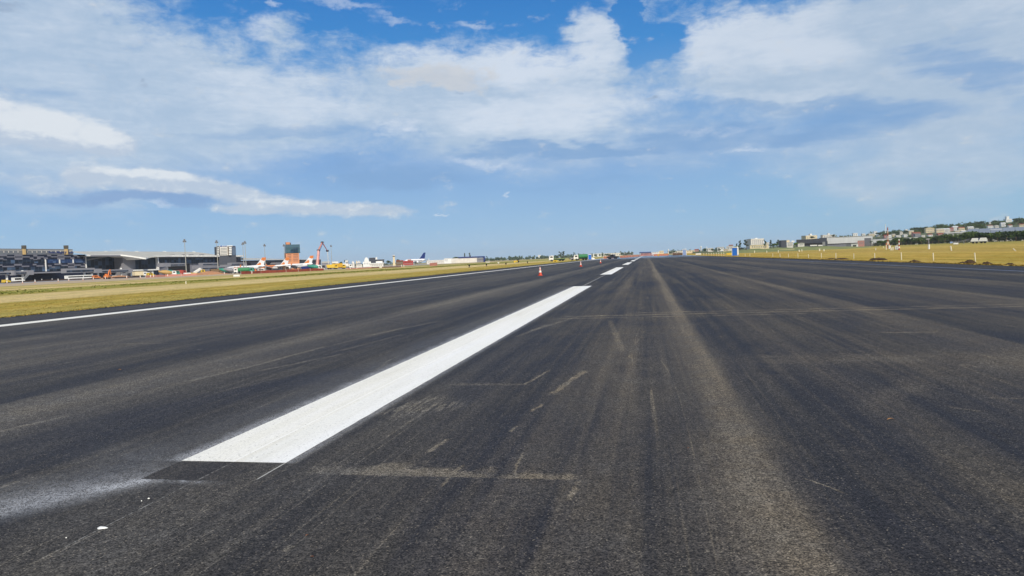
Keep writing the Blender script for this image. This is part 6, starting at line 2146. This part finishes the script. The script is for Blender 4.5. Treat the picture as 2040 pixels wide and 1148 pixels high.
gtree('low dark trees on the roofline left of the blue hangar roof', 908, 517, 511, 17, 860, FOL['dark'], 'bush', 260)
gtree('wispy tall tree behind the hangar, left of the pair', 926.8, 520, 503.6, 5, 900, FOL['gum'], 'tall', 220, 'gum_tree')
gtree('darker wispy tall tree behind the hangar, right of the pair', 936.6, 520, 502.8, 5, 900, FOL['gum'], 'tall', 260, 'gum_tree')
gtree('dense clump of tall gum trees behind the white truck on the left skyline', 1116, 513, 501.5, 10, 1000, FOL['gum'], 'tall', 360, 'gum_tree')
gtree('broad gum tree clump just right of the clump behind the white truck', 1122.5, 512.6, 500.6, 9, 1000, FOL['gum'], 'tall', 360, 'gum_tree')
f = far('tower_block', 'tiny white tower block alone on the far left skyline', 'tower block', 1072, 508.6, 1077, 514, 1500, M['white'], ('flat', M['white'], .3), (1072.6, 509.4, 1076.6, 512.6, 2, 2), 14)
# far wood along the horizon
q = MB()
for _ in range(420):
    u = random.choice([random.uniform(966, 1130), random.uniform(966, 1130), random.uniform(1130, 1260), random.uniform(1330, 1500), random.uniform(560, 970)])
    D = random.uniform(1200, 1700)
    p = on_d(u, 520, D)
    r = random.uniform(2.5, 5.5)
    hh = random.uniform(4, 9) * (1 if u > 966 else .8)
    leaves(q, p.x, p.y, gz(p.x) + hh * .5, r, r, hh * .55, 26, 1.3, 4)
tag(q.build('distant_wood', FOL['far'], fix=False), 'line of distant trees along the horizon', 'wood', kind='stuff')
for (u0, vt, u1, vb, D, wm, rf, lb) in [
    (1181, 505.6, 1204, 508.4, 1300, 'white', None, 'long thin white shed on the skyline left of the netting'), (1203, 504.8, 1238, 508.4, 1300, 'offwhite', None, 'longer pale shed on the skyline above the netting'), (1243, 504.2, 1262, 506.4, 1400, 'lgrey', None, 'pale grey shed on the skyline above the orange netting'),
    (1274, 503.6, 1297, 506.2, 1200, 'lgrey', 'navy', 'blue-roofed shed above the red barrier'), (1298, 502.6, 1313, 505, 1300, 'white', None, 'white shed right of the blue-roofed one'), (1313, 500.2, 1322, 504.6, 1300, 'cream', None, 'cream stepped building on the centre skyline'),
    (1335, 500.4, 1365, 503.2, 1300, 'offwhite', None, 'long white shed behind the pale booth'), (1367, 499.2, 1384, 502.4, 1200, 'cream', None, 'cream shed right of the pale booth'), (1384, 497.8, 1392, 500.8, 1200, 'pink', 'tile', 'small terracotta-roofed house on the right skyline'),
    (1410, 494.6, 1421, 499.4, 1000, 'offwhite', None, 'white flat house below the slim white towers'), (1429, 493.6, 1442, 497.6, 1000, 'white', 'zinc', 'white house with a pale roof left of the cream gabled house'), (1441, 496.8, 1451.4, 502, 800, 'cream', 'zinc', 'cream gabled house with dark windows left of the toilet'),
    (1447, 492, 1461, 497, 900, 'offwhite', 'zinc', 'off-white house left of the gum trees'), (1452, 489.4, 1460, 493.4, 950, 'cream', 'tile', 'cream house with a brown roof above the off-white one')]:
    wn = (u0 + 1, vt + .6, u1 - 1, vb - .5, 1, max(2, int((u1 - u0) / 5)))
    far('skyline_building', lb, 'building', u0, vt, u1, vb, D, M[wm], ('side', M[rf], 1.5) if rf else ('flat', M['white'], .35), wn, 9)
for (u, vt, vb, D, w, lb) in [(1396.5, 490.6, 499.6, 1200, 1.5, 'thicker white water tower on the right skyline'), (1408, 491.8, 498.6, 1200, .7, 'slim white tower right of the thicker one on the skyline'), (1331.6, 496.6, 503.6, 1300, 1.3, 'pale blue-white tower on the centre skyline'), (997, 511.6, 518, 1300, .7, 'tiny pale tower on the left skyline among far trees')]:
    f = Front('water_tower', lb, 'tower', u, D)
    a, z1_ = f.xz(u + w / 2 + .2, vt)
    MB().lathe([(a, -.5), (a * .8, z1_ * .7), (a * .8, z1_ * .72)], n=12).build('shaft', M['offwhite'], f.t)
    MB().lathe([(a * .85, z1_ * .72), (a * 1.3, z1_ * .8), (a * 1.3, z1_ * .95), (a * .5, z1_)], n=12).build('tank', M['white'], f.t)
